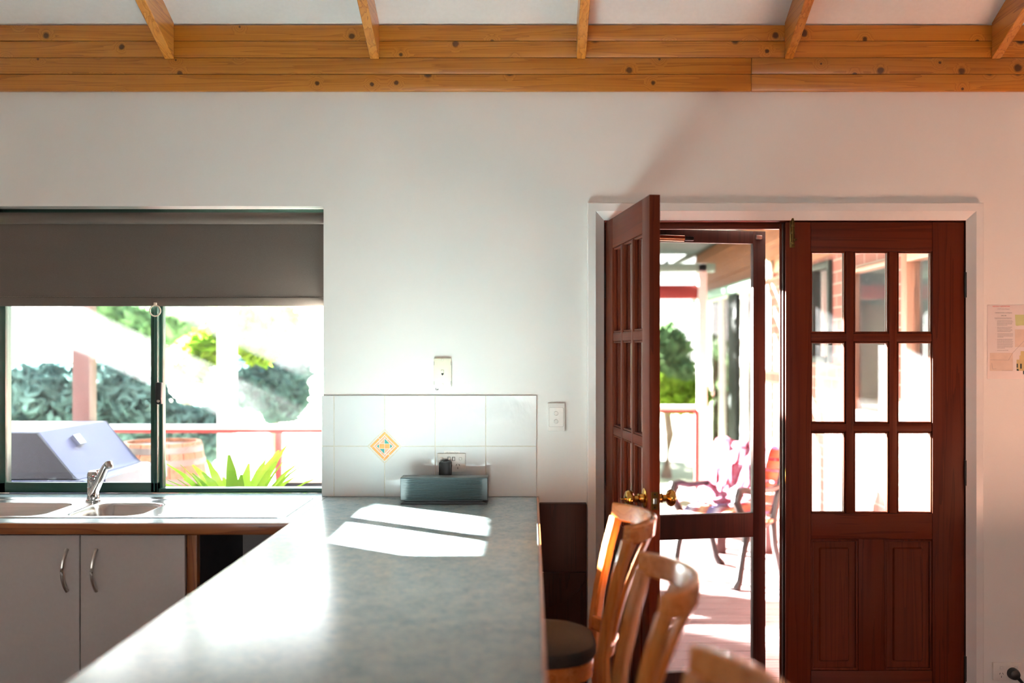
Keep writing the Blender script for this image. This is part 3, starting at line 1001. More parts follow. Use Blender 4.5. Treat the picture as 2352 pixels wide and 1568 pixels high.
sw_ = thing('light_switch', 'white light switch plate with two round buttons left of the door trim', 'light switch', (PX(1278, WY), WY, PZ(955, WY)))
px0, px1, pz0, pz1 = PX(1258, 3.94), PX(1297.5, 3.94), PZ(989.5, 3.94), PZ(925.5, 3.94)
obj('plate', bx(px0, px1, WY - 0.011, WY - 0.0005, pz0, pz1, 0.002), M['white_plastic'], sw_)
b = B()
ox0, ox1, oz0, oz1 = PX(1261, 3.94), PX(1294, 3.94), PZ(980, 3.94), PZ(935.5, 3.94)
prism(b, rrect(ox0, ox1, oz0, oz1, 0.004), 'y', WY - 0.0114, WY - 0.0105)
so_ = obj('seam', b, M['seam_grey'], sw_)
obj('insert', prism(B(), rrect(ox0 + 0.001, ox1 - 0.001, oz0 + 0.001, oz1 - 0.001, 0.0035), 'y', WY - 0.0122, WY - 0.0105), M['white_plastic'], sw_)
for pyy in (949, 967.5):
    obj('button', lathe(B(), [(0.0, 0.004), (0.0075, 0.0038), (0.0085, 0.002), (0.009, 0.0)], (PX(1277, 3.94), WY - 0.012, PZ(pyy, 3.94)), (0.12, -1, 0.06), 22), M['white_plastic'], sw_)


def power_outlet(label, x0, x1, z0, z1, yf, plugged, usb):
    o = thing('power_outlet', label, 'power outlet', ((x0 + x1) / 2, yf, (z0 + z1) / 2))
    obj('plate', bx(x0, x1, yf - 0.011, yf - 0.0003, z0, z1, 0.002), M['white_plastic'], o)
    w, h = x1 - x0, z1 - z0
    for fx in (0.16, 0.82) if usb else (0.29, 0.80):
        zc_ = z0 + 0.72 * h
        obj('rocker', bx(x0 + fx * w - 0.0062, x0 + fx * w + 0.0062, yf - 0.015, yf - 0.010, zc_ - 0.0065, zc_ + 0.0065, 0.0035), M['white_plastic'], o)
    sockets = (0.73, 0.3) if usb else (0.29, 0.79)
    for fx in sockets:
        cx_, cz_ = x0 + fx * w, z0 + 0.32 * h
        b = B()
        for ang, ox, oz in ((28, -0.006, 0.0045), (-28, 0.006, 0.0045), (0, 0.0, -0.008)):
            a = math.radians(ang)
            d_ = Vector((-math.sin(a) * -1, 0, math.cos(a)))
            n_ = Vector((d_.z, 0, -d_.x))
            c_ = Vector((cx_ + ox, 0, cz_ + oz))
            q = [c_ + d_ * 0.0036 + n_ * 0.0009, c_ - d_ * 0.0036 + n_ * 0.0009, c_ - d_ * 0.0036 - n_ * 0.0009, c_ + d_ * 0.0036 - n_ * 0.0009]
            prism(b, [(p.x, p.z) for p in q], 'y', yf - 0.0115, yf - 0.0105)
        obj('pin_slot', b, M['slot'], o)
    if usb:
        for fx in (0.42, 0.58):
            cx_ = x0 + fx * w
            uo = obj('usb_port', bx(cx_ - 0.0062, cx_ + 0.0062, yf - 0.0122, yf - 0.0105, z0 + 0.60 * h, z0 + 0.83 * h, 0.001), M['seam_grey'], o)
            obj('usb_slot', bx(cx_ - 0.002, cx_ + 0.003, yf - 0.0126, yf - 0.012, z0 + 0.64 * h, z0 + 0.79 * h), M['white_plastic'], uo)
    return o


power_outlet('white double power outlet with charging ports on the tiles behind the speaker', PX(1004, 3.93), PX(1069, 3.93), PZ(1083.5, 3.93), PZ(1041.5, 3.93), ty0, True, True)
lb = thing('socket_label', 'tiny printed clear label on tile above the double power outlet', 'label', (PX(1038, 3.94), ty0, PZ(1038.5, 3.94)))
obj('film', bx(PX(1020, 3.94), PX(1056, 3.94), ty0 - 0.0003, ty0 + 0.0003, PZ(1041.2, 3.94), PZ(1035.5, 3.94)), M['white_plastic'], lb)
text_on_wall('lettering', 'USB Charging Station', 0.0072, PX(1038, 3.94), ty0 - 0.0006, PZ(1040.3, 3.94), M['ink_grey'], lb, 'CENTER', 0.050)

ad = thing('plug_adapter', 'black plug adapter hanging in the double outlet behind the speaker', 'plug', (PX(1023, 3.9), ty0 - 0.011, PZ(1075, 3.9)))
b = B()
prism(b, rrect(PX(1008, 3.89), PX(1036, 3.89), 0.955, PZ(1060, 3.89), 0.008), 'y', 3.885, ty0 - 0.0114, 0.003, 2)
obj('adapter_body', b, M['black_plastic'], ad)
obj('plug_boss', lathe(B(), [(0.0, 0.0), (0.024, 0.0), (0.025, 0.003), (0.025, 0.012), (0.022, 0.018)], (PX(1023, 3.91), ty0 - 0.0114, PZ(1070, 3.91)), (0, -1, 0), 24), M['black_plastic'], ad)
cpts = [(PX(1022, 3.9), 3.905, 0.955), (PX(1022, 3.9), 3.90, 0.935), (PX(1018, 3.9), 3.88, 0.926), (PX(1010, 3.9), 3.86, 0.926), (PX(1005, 3.9), 3.84, 0.935)]
obj('power_cord', tube(B(), cpts, 0.0022, 8), M['black_plastic'], ad)

# lower right outlet with round black plug
po2 = power_outlet('white double power outlet low on the wall at the lower right corner', PX(2281, 3.94), PX(2346, 3.94), PZ(1562, 3.94), PZ(1521, 3.94), WY, True, False)
pl2 = thing('power_plug', 'round black plug with cord in the low outlet beside the door', 'plug', (PX(2331, 3.92), WY - 0.011, PZ(1550, 3.92)))
obj('plug_head', lathe(B(), [(0.0, 0.030), (0.012, 0.030), (0.019, 0.026), (0.0225, 0.016), (0.023, 0.0)], (PX(2331, 3.92), WY - 0.0114, PZ(1549, 3.92)), (0, -1, 0), 26), M['black_plastic'], pl2)
p0 = Vector((PX(2331, 3.92), WY - 0.024, PZ(1549, 3.92)))
obj('cord', tube(B(), [p0 + Vector((0.018, 0, -0.018)), p0 + Vector((0.032, 0, -0.033)), p0 + Vector((0.045, -0.002, -0.052)), p0 + Vector((0.06, -0.004, -0.12)), p0 + Vector((0.07, 0.0, -0.22)), p0 + Vector((0.09, -0.01, -0.268))], [0.007, 0.0055, 0.0035, 0.003, 0.003, 0.003], 8), M['black_plastic'], pl2)

# ------------------------------------------------------------------ speaker
sf = 3.748
spx0, spx1 = PX(919, sf), PX(1120, sf)
sz0, sz1 = PZ(1150, sf), PZ(1097, sf)
spk = thing('ribbed_speaker', 'dark grey ribbed box speaker on the worktop against the tiles', 'speaker', ((spx0 + spx1) / 2, 3.79, BT))
b = bx(spx0, spx1, sf + 0.006, sf + 0.085, sz0, sz1, 0.002)
obj('cabinet', b, M['speaker'], spk)
nxs, ribs, per = 40, 13, 8
vs2, fs2 = [], []
W_ = spx1 - spx0
for j in range(ribs * per + 1):
    z = sz0 + 0.0035 + (sz1 - sz0 - 0.007) * j / (ribs * per)
    for i in range(nxs + 1):
        u = i / nxs
        x = spx0 + 0.002 + (W_ - 0.004) * u
        ed = min(u, 1 - u)
        amp = min(1, max(0, (ed - 0.055) / 0.06))
        sawt = (j % per) / per
        rib = (1 - abs(2 * sawt - 1)) if j < ribs * per else 0
        vs2.append((x, sf + 0.0055 - 0.0032 * amp * rib ** 0.8, z))
for j in range(ribs * per):
    for i in range(nxs):
        a = j * (nxs + 1) + i
        fs2.append((a, a + 1, a + nxs + 2, a + nxs + 1))
mesh_np('ribbed_grille', vs2, fs2, M['speaker'], spk, 1.0)
b = B()
prism(b, [(spx0 + 0.002, BT + 0.0003), (spx1 - 0.001, BT + 0.0003), (spx1 - 0.001, BT + 0.003), (spx1 - 0.016, sz0 - 0.003), (spx0 + 0.016, sz0 - 0.003), (spx0 + 0.002, BT + 0.003)], 'y', sf - 0.006, sf + 0.08, 0.001)
obj('foot', b, M['black_plastic'], spk)
obj('neck', bx(spx0 + 0.02, spx1 - 0.02, sf + 0.01, sf + 0.075, sz0 - 0.004, sz0 + 0.001), M['black_plastic'], spk)

# ------------------------------------------------------------------ dark panel by the door
dp = thing('dark_timber_panel', 'very dark timber panel with a rounded drop leaf between worktop end and door trim', 'panel', (0.08, 3.93, 0))
obj('panel_board', bx(0.0285, PX(1348, 3.9), 3.905, WY - 0.001, 0.0, PZ(1157, 3.905), 0.003), M['dark_v'], dp)
b = B()
cxr, rxx = PX(1348, 3.88) - 0.004, 0.36
pts = [(-0.2, PZ(1315, 3.88)), (cxr, PZ(1315, 3.88))]
for k in range(1, 14):
    a = math.pi / 2 * k / 13
    pts.append((cxr - 0.36 * (1 - math.cos(a)), PZ(1315, 3.88) - 0.01 - 0.155 * math.sin(a)))
pts.append((-0.2, PZ(1315, 3.88) - 0.165))
prism(b, pts, 'y', 3.878, 3.902, 0.003)
obj('drop_leaf', b, M['dark_v'], dp)

# ------------------------------------------------------------------ door trim and frame
b = B()
ox0, ox1, oz = 0.285, 1.718, 2.012
prof = [(0.0, 3.9485), (0.031, 3.926), (0.034, 3.923), (0.064, 3.923), (0.067, 3.926), (0.067, 3.949)]
cols = []
for o_, y_ in prof:
    cols.append([b.verts.new(c) for c in ((ox0 - o_, y_, 0), (ox0 - o_, y_, oz + o_), (ox1 + o_ * 0.9, y_, oz + o_), (ox1 + o_ * 0.9, y_, 0))])
for p, q in zip(cols, cols[1:]):
    for k in range(3):
        b.faces.new([p[k], p[k + 1], q[k + 1], q[k]])
tag(obj('trim_1', b, M['gloss_white'], sharp=0.3), 'white gloss bevelled architrave around the double door', kind='structure')

fr = thing('door_frame', 'dark red hardwood frame inside the white door trim', None, (1.0, 4.0, 0), kind='structure')
b = B()
box(b, DX0, ox0 + 0.004, WY - 0.0008, 4.15, 0, DZ1, 0.001)
obj('jamb', b, M['dark_v'], fr)
obj('jamb', bx(ox1 - 0.002, DX1, WY - 0.0008, 4.15, 0, DZ1, 0.001), M['dark_v'], fr)
obj('head', bx(ox0 + 0.004, ox1 - 0.002, WY - 0.0008, 4.15, oz - 0.002, DZ1, 0.001), M['door_h'], fr)
obj('door_stop', bx(ox0 + 0.004, ox1 - 0.002, 4.005, 4.03, oz - 0.027, oz - 0.002, 0.001), M['door_h'], fr)
obj('sill', bx(ox0, ox1, 3.96, 4.16, -0.002, 0.012, 0.002), M['door_h'], fr)

DW, DH, DT = 0.708, 1.994, 0.036


def door_leaf(root, mir):
    """local: hinge edge at x=0, leaf towards +x (or -x when mir); room face at y=0"""
    s = -1 if mir else 1

    def P(name, x0, x1, y0, y1, z0, z1, mat, par=root, bev=0.0015):
        a, c = sorted((s * x0, s * x1))
        return obj(name, box(B(), a, c, y0, y1, z0, z1, bev), mat, par, local=True)
    z_top, z_r = DH, DH - 0.116
    hst, fst = 0.126, 0.100                       # hinge stile, free stile
    P('stile', 0, hst, 0, DT, 0.008, DH, M['door_v'])
    P('stile', DW - fst, DW, 0, DT, 0.008, DH, M['door_v'])
    P('top_rail', hst + 0.0004, DW - fst - 0.0004, 0.0002, DT, z_r, DH, M['door_h'])
    zl0, zl1 = 0.737, 0.838
    P('lock_rail', hst + 0.0004, DW - fst - 0.0004, 0.0002, DT, zl0, zl1, M['door_h'])
    P('bottom_rail', hst + 0.0004, DW - fst - 0.0004, 0.0002, DT, 0.008, 0.215, M['door_h'])
    xa, xb = hst, DW - fst
    xm = (xa + xb) / 2
    P('mullion', xm - 0.052, xm + 0.052, 0.0003, DT, 0.215, zl0, M['door_v'])
    bw = 0.034
    pw = (xb - xa - 2 * bw) / 3
    for k in (1, 2):
        x0 = xa + k * pw + (k - 1) * bw
        P('glazing_bar', x0, x0 + bw, 0.001, DT - 0.001, zl1, z_r, M['door_v'], bev=0.005)
    ph_ = (z_r - zl1 - 2 * bw) / 3
    for k in (1, 2):
        z0 = zl1 + k * ph_ + (k - 1) * bw
        P('glazing_bar', xa, xb, 0.0018, DT - 0.0018, z0, z0 + bw, M['door_h'], bev=0.005)
    for r_ in range(3):
        for c in range(3):
            x0 = xa + c * (pw + bw)
            z0 = zl1 + r_ * (ph_ + bw)
            pn = P('glass_pane', x0 - 0.003, x0 + pw + 0.003, DT / 2 - 0.0015, DT / 2 + 0.0015, z0 - 0.003, z0 + ph_ + 0.003, M['door_glass'], bev=0)
            # bead round the pane, both faces
            bm = B()
            for yy0, yy1 in ((0.0045, DT / 2 - 0.0015), (DT / 2 + 0.0015, DT - 0.0045)):
                w = 0.0065
                for (a, c_, e, f) in ((x0, x0 + w, z0, z0 + ph_), (x0 + pw - w, x0 + pw, z0, z0 + ph_), (x0, x0 + pw, z0, z0 + w), (x0, x0 + pw, z0 + ph_ - w, z0 + ph_)):
                    q = sorted((s * a, s * c_))
                    box(bm, q[0], q[1], yy0, yy1, e, f, 0.002, 1)
            obj('glazing_bead', bm, M['door_v'], pn, local=True)
    for (x0, x1) in ((xa, xm - 0.052), (xm + 0.052, xb)):
        a, c_ = sorted((s * x0, s * x1))
        bm = B()
        box(bm, a - 0.004, c_ + 0.004, 0.011, DT - 0.011, 0.211, zl0 + 0.004)
        box(bm, a + 0.034, c_ - 0.034, 0.005, DT - 0.005, 0.249, zl0 - 0.034, 0.006, 1)
        po_ = obj('door_panel', bm, M['door_v'], root, local=True)
        bm = B()
        w = 0.011
        for yy0, yy1 in ((0.002, 0.011), (DT - 0.011, DT - 0.002)):
            for (q0, q1, e, f) in ((a, a + w, 0.215, zl0), (c_ - w, c_, 0.215, zl0), (a, c_, 0.215, 0.215 + w), (a, c_, zl0 - w, zl0)):
                box(bm, q0, q1, yy0, yy1, e, f, 0.004, 2)
        obj('panel_bead', bm, M['door_v'], po_, local=True)
    # hinges
    for zc_ in (0.26, 1.07, 1.80):
        zc_ = {0.26: 0.225, 1.07: 1.0, 1.80: 1.745}[zc_]
        bm = B()
        tube(bm, [(s * -0.003, -0.004, zc_ - 0.05), (s * -0.003, -0.004, zc_ + 0.05)], 0.0055, 10)
        box(bm, min(0, s * -0.0015), max(0, s * -0.0015), 0.0, 0.03, zc_ - 0.048, zc_ + 0.048)
        obj('hinge', bm, M['hinge'], root, local=True)


ld = thing('door_1', 'red hardwood nine pane door leaf swung open into the room', None, (0.2925, 3.952, 0.012), math.radians(-82.7), kind='structure')
door_leaf(ld, False)
zk = 0.995
for sgn, yy in ((-1, 0.0), (1, DT)):
    bm = B()
    kx = DW - 0.062
    lathe(bm, [(0.034, 0.0), (0.034, 0.003), (0.028, 0.007), (0.0165, 0.009), (0.0145, 0.018), (0.0165, 0.022), (0.0125, 0.025), (0.0115, 0.036), (0.016, 0.039), (0.025, 0.043), (0.0285, 0.050), (0.0285, 0.056), (0.024, 0.064), (0.012, 0.069), (0.0, 0.070)], (kx, yy, zk), (0, sgn, 0), 28)
    kb = obj('door_knob', bm, M['brass'], ld, local=True)
    if sgn < 0:
        obj('thumb_turn', box(B(), kx - 0.007, kx + 0.007, -0.082, -0.066, zk - 0.0025, zk + 0.0025, 0.0015), M['brass'], kb, local=True)
bm = B()
prism(bm, [(0.006, zk - 0.029), (DT - 0.006, zk - 0.029), (DT - 0.006, zk + 0.029), (0.006, zk + 0.029)], 'x', DW - 0.0005, DW + 0.0012, 0.0003)
lp = obj('latch_plate', bm, M['old_brass'], ld, local=True)
obj('latch_bolt', prism(B(), [(0.012, zk - 0.009), (0.023, zk - 0.009), (0.023, zk + 0.009), (0.012, zk + 0.009)], 'x', DW + 0.001, DW + 0.009, 0.002), M['satin'], lp, local=True)
bm = B()
for zz in (-0.021, 0.021):
    lathe(bm, [(0.0, 0.0016), (0.0028, 0.0016), (0.0034, 0.0)], (DW + 0.0008, DT / 2, zk + zz), (1, 0, 0), 10)
obj('screw', bm, M['hinge'], lp, local=True)

rd = thing('door_2', 'red hardwood nine pane door leaf, closed, on the right', None, (1.7145, 3.955, 0.012), 0, kind='structure')
door_leaf(rd, True)
bm = box(B(), -DW - 0.014, -DW + 0.012, DT, DT + 0.014, 0.008, DH, 0.002)
obj('astragal', bm, M['door_v'], rd, local=True)
bm = box(B(), -DW - 0.008, -DW, 0.014, DT, 0.008, DH, 0.002)
obj('rebate_strip', bm, M['dark_v'], rd, local=True)
bm = box(B(), -DW - 0.0015, -DW + 0.0, 0.001, 0.013, PZ(1110, 3.96) - 0.012, PZ(1075, 3.96) - 0.012, 0.0005)
obj('strike_plate', bm, M['brass'], rd, local=True)
bo_ = B()
bxw = PX(1820, 3.95) - 1.7145
zt, zb_ = PZ(500, 3.945) - 0.012, PZ(568, 3.945) - 0.012
box(bo_, bxw - 0.010, bxw + 0.010, -0.003, 0.0, zb_, zt - 0.012, 0.001)
bb = obj('barrel_bolt', bo_, M['old_brass'], rd, local=True)
obj('bolt_rod', tube(B(), [(bxw, -0.008, zb_ + 0.01), (bxw, -0.008, zt)], 0.005, 10), M['old_brass'], bb, local=True)
bm = B()
for zz in (zb_ + 0.018, (zb_ + zt) / 2, zt - 0.03):
    box(bm, bxw - 0.007, bxw + 0.007, -0.014, -0.002, zz - 0.006, zz + 0.006, 0.002)
obj('bolt_guide', bm, M['old_brass'], bb, local=True)
obj('bolt_knob', lathe(B(), [(0.003, 0.0), (0.003, 0.006), (0.005, 0.009), (0.004, 0.013), (0.0, 0.014)], (bxw + 0.002, -0.012, zb_ + 0.03), (0.8, -0.6, 0), 12), M['old_brass'], bb, local=True)

# fly screen door, slightly ajar to the outside
SWD = 0.706
scd = thing('door_3', 'dark timber fly screen door standing slightly ajar outside the open leaf', None, (0.295, 4.105, 0.012), math.radians(10.0), kind='structure')


def S(name, x0, x1, z0, z1, mat, y0=0.0, y1=0.032, bev=0.0015):
    return obj(name, box(B(), x0, x1, y0, y1, z0, z1, bev), mat, scd, local=True)


S('stile', 0, 0.055, 0, 1.990, M['dark_v'])
S('stile', SWD - 0.055, SWD, 0, 1.990, M['dark_v'])
S('top_rail', 0.055, SWD - 0.055, PZ(556, 4.16) - 0.012, 1.990, M['dark_v'], 0.0002)
S('middle_rail', 0.055, SWD - 0.055, 0.696, 0.797, M['dark_v'], 0.0002)
S('bottom_rail', 0.055, SWD - 0.055, 0.0, 0.14, M['dark_v'], 0.0002)
S('screen_mesh', 0.05, SWD - 0.05, 0.79, 1.94, M['screen'], 0.0155, 0.0165, 0)
S('screen_mesh', 0.05, SWD - 0.05, 0.135, 0.70, M['screen'], 0.0155, 0.0165, 0)
zc_ = PZ(546, 4.12) - 0.012
co_ = obj('door_closer', tube(B(), [(0.02, -0.018, zc_ + 0.004), (PX(1573, 4.14) - 0.295, -0.018, zc_)], 0.013, 16), M['copper_tube'], scd, local=True)
ex0 = PX(1573, 4.14) - 0.295
obj('closer_bracket', box(B(), ex0, ex0 + 0.042, -0.022, 0.0, zc_ - 0.008, zc_ + 0.008, 0.002), M['hinge'], co_, local=True)
obj('catch', box(B(), SWD - 0.045, SWD - 0.02, -0.012, 0.002, 1.955, 1.972, 0.002), M['satin'], scd, local=True)

# ------------------------------------------------------------------ notice
nt = thing('emergency_notice', 'laminated emergency plan sheet on the wall right of the door', 'notice', (PX(2268, 3.945), WY, PZ(785, 3.945)))
yn = WY - 0.0022
nx0, nx1 = PX(2268, 3.948), PX(2268, 3.948) + 0.42
nz0, nz1 = PZ(870, 3.948), PZ(700, 3.948)
obj('sheet', bx(nx0, nx1, yn, WY - 0.0006, nz0, nz1, 0.0003), M['paper'], nt)
yt = yn - 0.0003


def NP(cx_, cy_):  # zoom crop pixel (scale 8.25) -> wall coords
    return PX(2240 + cx_ / 8.25, 3.948), PZ(690 + cy_ / 8.25, 3.948)


def ntext(txt, xa, xb, cyb, size, mat):
    x0, z = NP(xa, cyb); x1, _ = NP(xb, cyb)
    return text_on_wall('lettering', txt, size, x0, yt, z, mat, nt, 'LEFT', x1 - x0)


ntext('EMERGENCY RESPONSE PLAN', 328, 650, 120, 0.0062, M['ink_red'])
ntext('24 HR Contact Managers', 420, 650, 168, 0.0050, M['ink_grey'])
ntext('In the event of a Fire or an Emergency', 374, 695, 240, 0.0056, M['ink'])
ntext('DIAL 000', 488, 586, 294, 0.0058, M['ink'])
bm = B()
rows = [(326, 365, 690), (346, 372, 692)]
for blk in ((382, 5, 412, (700, 715, 706, 695, 606)), (505, 5, 415, (706, 672, 700, 702, 668)), (630, 4, 418, (716, 714, 708, 536)), (735, 9, 415, (712, 700, 716, 708, 714, 706, 716, 704, 560)), (943, 1, 415, (630,))):
    y, n_, xa, ends = blk
    for k in range(n_):
        rows.append((y + k * 21, xa, ends[k]))
    x0, z0 = NP(384, y)
    box(bm, x0, x0 + 0.0012, yt - 0.0001, yt + 0.0002, z0 - 0.0006, z0 + 0.0006)
for (y, xa, xb) in rows:
    x0, z0 = NP(xa, y); x1, _ = NP(xb, y)
    x = x0
    while x < x1 - 0.001:
        w = min(R.uniform(0.0018, 0.0055), x1 - x)
        box(bm, x, x + w, yt - 0.0001, yt + 0.0002, z0 - 0.00075, z0 + 0.00075)
        x += w + 0.0009
tag(obj('fine_print', bm, M['ink_grey'], nt), kind='stuff')


def npoly(name, pts, mat, lift=0.0):
    bm = B()
    prism(bm, [NP(*p) for p in pts], 'y', yt - 0.0001 - lift, yt + 0.0002)
    return obj(name, bm, mat, nt)


npoly('location_map', [(275, 990), (712, 990), (712, 1330), (275, 1330)], M['map_pink'])
npoly('green_map', [(752, 268), (1900, 268), (1900, 470), (860, 470), (790, 480), (765, 470)], M['map_green'])
npoly('site_map', [(752, 545), (1900, 545), (1900, 880), (752, 880)], M['map_pink'])
npoly('house_plan', [(783, 1120), (838, 1120), (838, 1040), (860, 1040), (860, 958), (1700, 958), (1700, 1330), (783, 1330)], M['map_tan'])
bm = B()
for q in ([(783, 1196), (806, 1196), (806, 1270), (783, 1270)], [(850, 1196), (880, 1196), (880, 1290), (850, 1290)], [(785, 1330), (785, 1296), (815, 1296), (828, 1330)], [(905, 1330), (945, 1330), (945, 1395), (905, 1395)]):
    prism(bm, [NP(*p) for p in q], 'y', yt - 0.0003, yt + 0.0002)
obj('plan_mark', bm, M['map_dark'], nt)
bm = B()
for a, c in (((283, 1125), (628, 1130)), ((310, 1180), (330, 1300)), ((330, 1300), (395, 1290)), ((500, 1328), (705, 1328)), ((628, 1130), (700, 1000)), ((700, 1000), (920, 770))):
    (x0, z0), (x1, z1) = NP(*a), NP(*c)
    d_ = Vector((x1 - x0, 0, z1 - z0)).normalized()
    n_ = Vector((-d_.z, 0, d_.x)) * 0.0004
    prism(bm, [(x0 - n_.x, z0 - n_.z), (x1 - n_.x, z1 - n_.z), (x1 + n_.x, z1 + n_.z), (x0 + n_.x, z0 + n_.z)], 'y', yt - 0.0004, yt + 0.0001)
tag(obj('map_line', bm, M['ink_grey'], nt), kind='stuff')

# ------------------------------------------------------------------ bar stools
def make_stool(label, loc):
    t_ = thing('bar_stool', label, 'stool', loc, 0, 'timber bar stools along the breakfast bar')
    L = dict(parent=t_, local=True)
    TOP, RH = 1.046, 0.052

    def arc(chord_half, sag, x_end, n, ext=0.0):
        Rr = (chord_half ** 2 + sag ** 2) / (2 * sag)
        cxx = x_end + sag - Rr
        a1 = math.asin(chord_half / Rr)
        out = []
        for k in range(n + 1):
            a = -a1 + 2 * a1 * k / n
            out.append((cxx + Rr * math.cos(a), Rr * math.sin(a), a))
        return out
    # top rail
    A = arc(0.198, 0.088, 0.240, 22)
    pts = [(x, y, TOP - RH / 2) for x, y, a in A]
    dirs = [(math.cos(a), math.sin(a), -0.12) for x, y, a in A]
    bm = strip(B(), pts, dirs, 0.022, RH)
    obj('top_rail', bm, M['beech_y'], **L)
    # lower back rail
    A2 = arc(0.160, 0.046, 0.178, 14)
    zl = 0.70
    bm = strip(B(), [(x, y, zl) for x, y, a in A2], [(math.cos(a), math.sin(a), -0.15) for x, y, a in A2], 0.018, 0.04)
    obj('lower_rail', bm, M['beech_y'], **L)
    # rear posts (back stile and leg in one piece)
    for s in (-1, 1):
        pp = [(0.270, 0.190 * s, 0.0), (0.216, 0.180 * s, 0.30), (0.184, 0.171 * s, 0.58), (0.181, 0.170 * s, 0.70), (0.196, 0.175 * s, 0.80), (0.222, 0.182 * s, 0.92), (0.245, 0.188 * s, 1.004)]
        dd = [(0.86, 0.5 * s, 0)] * len(pp)
        bm = strip(B(), pp, dd, 0.028, 0.037)
        obj('rear_leg', bm, M['beech_v'], **L)
    # slats
    for f in (-0.46, 0.0, 0.46):
        i0 = (f + 1) / 2
        def at(Aq, u):
            k = u * (len(Aq) - 1)
            i = int(min(k, len(Aq) - 2)); w = k - i
            return tuple(Aq[i][j] * (1 - w) + Aq[i + 1][j] * w for j in range(3))
        xt, yt_, at_ = at(A, i0); xb, yb, ab = at(A2, i0)
        pp, dd = [], []
        for k in range(7):
            u = k / 6
            bow = -0.011 * math.sin(math.pi * u)
            pp.append((xb + (xt - xb) * u + bow, yb + (yt_ - yb) * u, zl + 0.012 + (TOP - RH + 0.008 - zl - 0.012) * u))
            aa = ab + (at_ - ab) * u
            dd.append((-math.sin(aa), math.cos(aa), 0))
        bm = strip(B(), pp, dd, 0.038, 0.012)
        obj('back_slat', bm, M['beech_v'], **L)
    # seat frame and pad
    ol = []
    for k in range(36):
        a = 2 * math.pi * k / 36
        ca, sa = math.cos(a), math.sin(a)
        n_ = 3.0
        r_ = 1.0 / (abs(ca / 0.185) ** n_ + abs(sa / 0.185) ** n_) ** (1 / n_)
        tp = 1.0 + 0.08 * (-ca)
        ol.append((-0.012 + r_ * ca, r_ * sa * tp))
    bm = prism(B(), [(x * 0.96, y * 0.96) for x, y in ol], 'z', 0.615, 0.665, 0.004)
    obj('seat_frame', bm, M['beech_y'], **L)
    bm = B()
    rings = []
    for sc_, z in ((0.97, 0.666), (1.0, 0.675), (1.0, 0.69), (0.97, 0.702), (0.86, 0.711), (0.6, 0.717), (0.3, 0.719)):
        rings.append([bm.verts.new((-0.012 + (x + 0.012) * sc_, y * sc_, z)) for x, y in ol])
    for p, q in zip(rings, rings[1:]):
        for k in range(36):
            bm.faces.new([p[k], p[(k + 1) % 36], q[(k + 1) % 36], q[k]])
    bm.faces.new(rings[0][::-1]); bm.faces.new(rings[-1])
    obj('seat_pad', bm, M['seat'], **L)
    for s in (-1, 1):
        bm = strip(B(), [(-0.200, 0.185 * s, 0.0), (-0.165, 0.172 * s, 0.35), (-0.150, 0.164 * s, 0.63)], [(1, 0, 0)] * 3, 0.032, 0.032)
        obj('front_leg', bm, M['beech_v'], **L)
        bm = strip(B(), [(-0.175, 0.178 * s, 0.28), (0.220, 0.182 * s, 0.32)], [(0, 1, 0)] * 2, 0.018, 0.03)
        obj('side_stretcher', bm, M['beech_v'], **L)
    bm = strip(B(), [(-0.18, -0.176, 0.24), (-0.18, 0.176, 0.24)], [(1, 0, 0)] * 2, 0.022, 0.034)
    obj('footrest', bm, M['beech_y'], **L)
    return t_


st1 = make_stool('orange timber bar stool farthest along the bar, its back in front of the door knob', (0.004, 2.772, 0))
dup(st1, (0.004, 2.051, 0), 0, 'middle orange timber bar stool, its back overlapping the screen door')
dup(st1, (0.008, 1.339, 0), 0, 'nearest timber bar stool, only its blurred top rail showing at the bottom edge')

# ------------------------------------------------------------------ dining table to the right of the view
dt_ = thing('dining_table', 'reddish timber dining table in the sun right of the doors', 'table', (2.75, 2.35, 0))
obj('table_top', bx(1.98, 4.0, 1.6, 3.2, 0.715, 0.75, 0.006), M['table'], dt_)
for q in ((2.11, 3.87, 1.72, 1.745), (2.11, 3.87, 3.055, 3.08)):
    obj('apron', bx(*q, 0.62, 0.715, 0.002), M['table'], dt_)
for xx in (2.06, 3.84):
    for yy in (1.68, 3.04):
        obj('leg', bx(xx, xx + 0.08, yy, yy + 0.08, 0, 0.715, 0.004), M['table'], dt_)

# ------------------------------------------------------------------ outside: ground, deck, railing
g_ = bx(-70, 70, 4.13, 120, -0.5, -0.45)
tag(obj('ground', g_, M['ground']), 'pale garden ground beyond the deck', kind='structure')
dk = thing('deck', 'weathered reddish timber deck outside the door', None, (0, 6.8, 0), kind='structure')
bw_, gp = 0.128, 0.006
y = 4.165
me = None
while y < 9.5:
    if me is None:
        bm = box(B(), -6.0, 2.19, 0, bw_, -0.03, 0.0, 0.003, 1)
        o = obj('deck_board', bm, M['deck'], dk)
        me = o.data
        o.location = (0, y, 0)
    else:
        o = link('deck_board', me, dk, False)
        o.location = (0, y, 0)
    y += bw_ + gp
b = B()
for xx in (-5.9, -3.0, -0.2, 2.0):
    box(b, xx, xx + 0.12, 4.17, 9.45, -0.2, -0.032)
    for yy in (4.3, 6.8, 9.3):
        box(b, xx, xx + 0.12, yy, yy + 0.12, -0.45, -0.2)
obj('joist', b, M['dark_v'], dk)

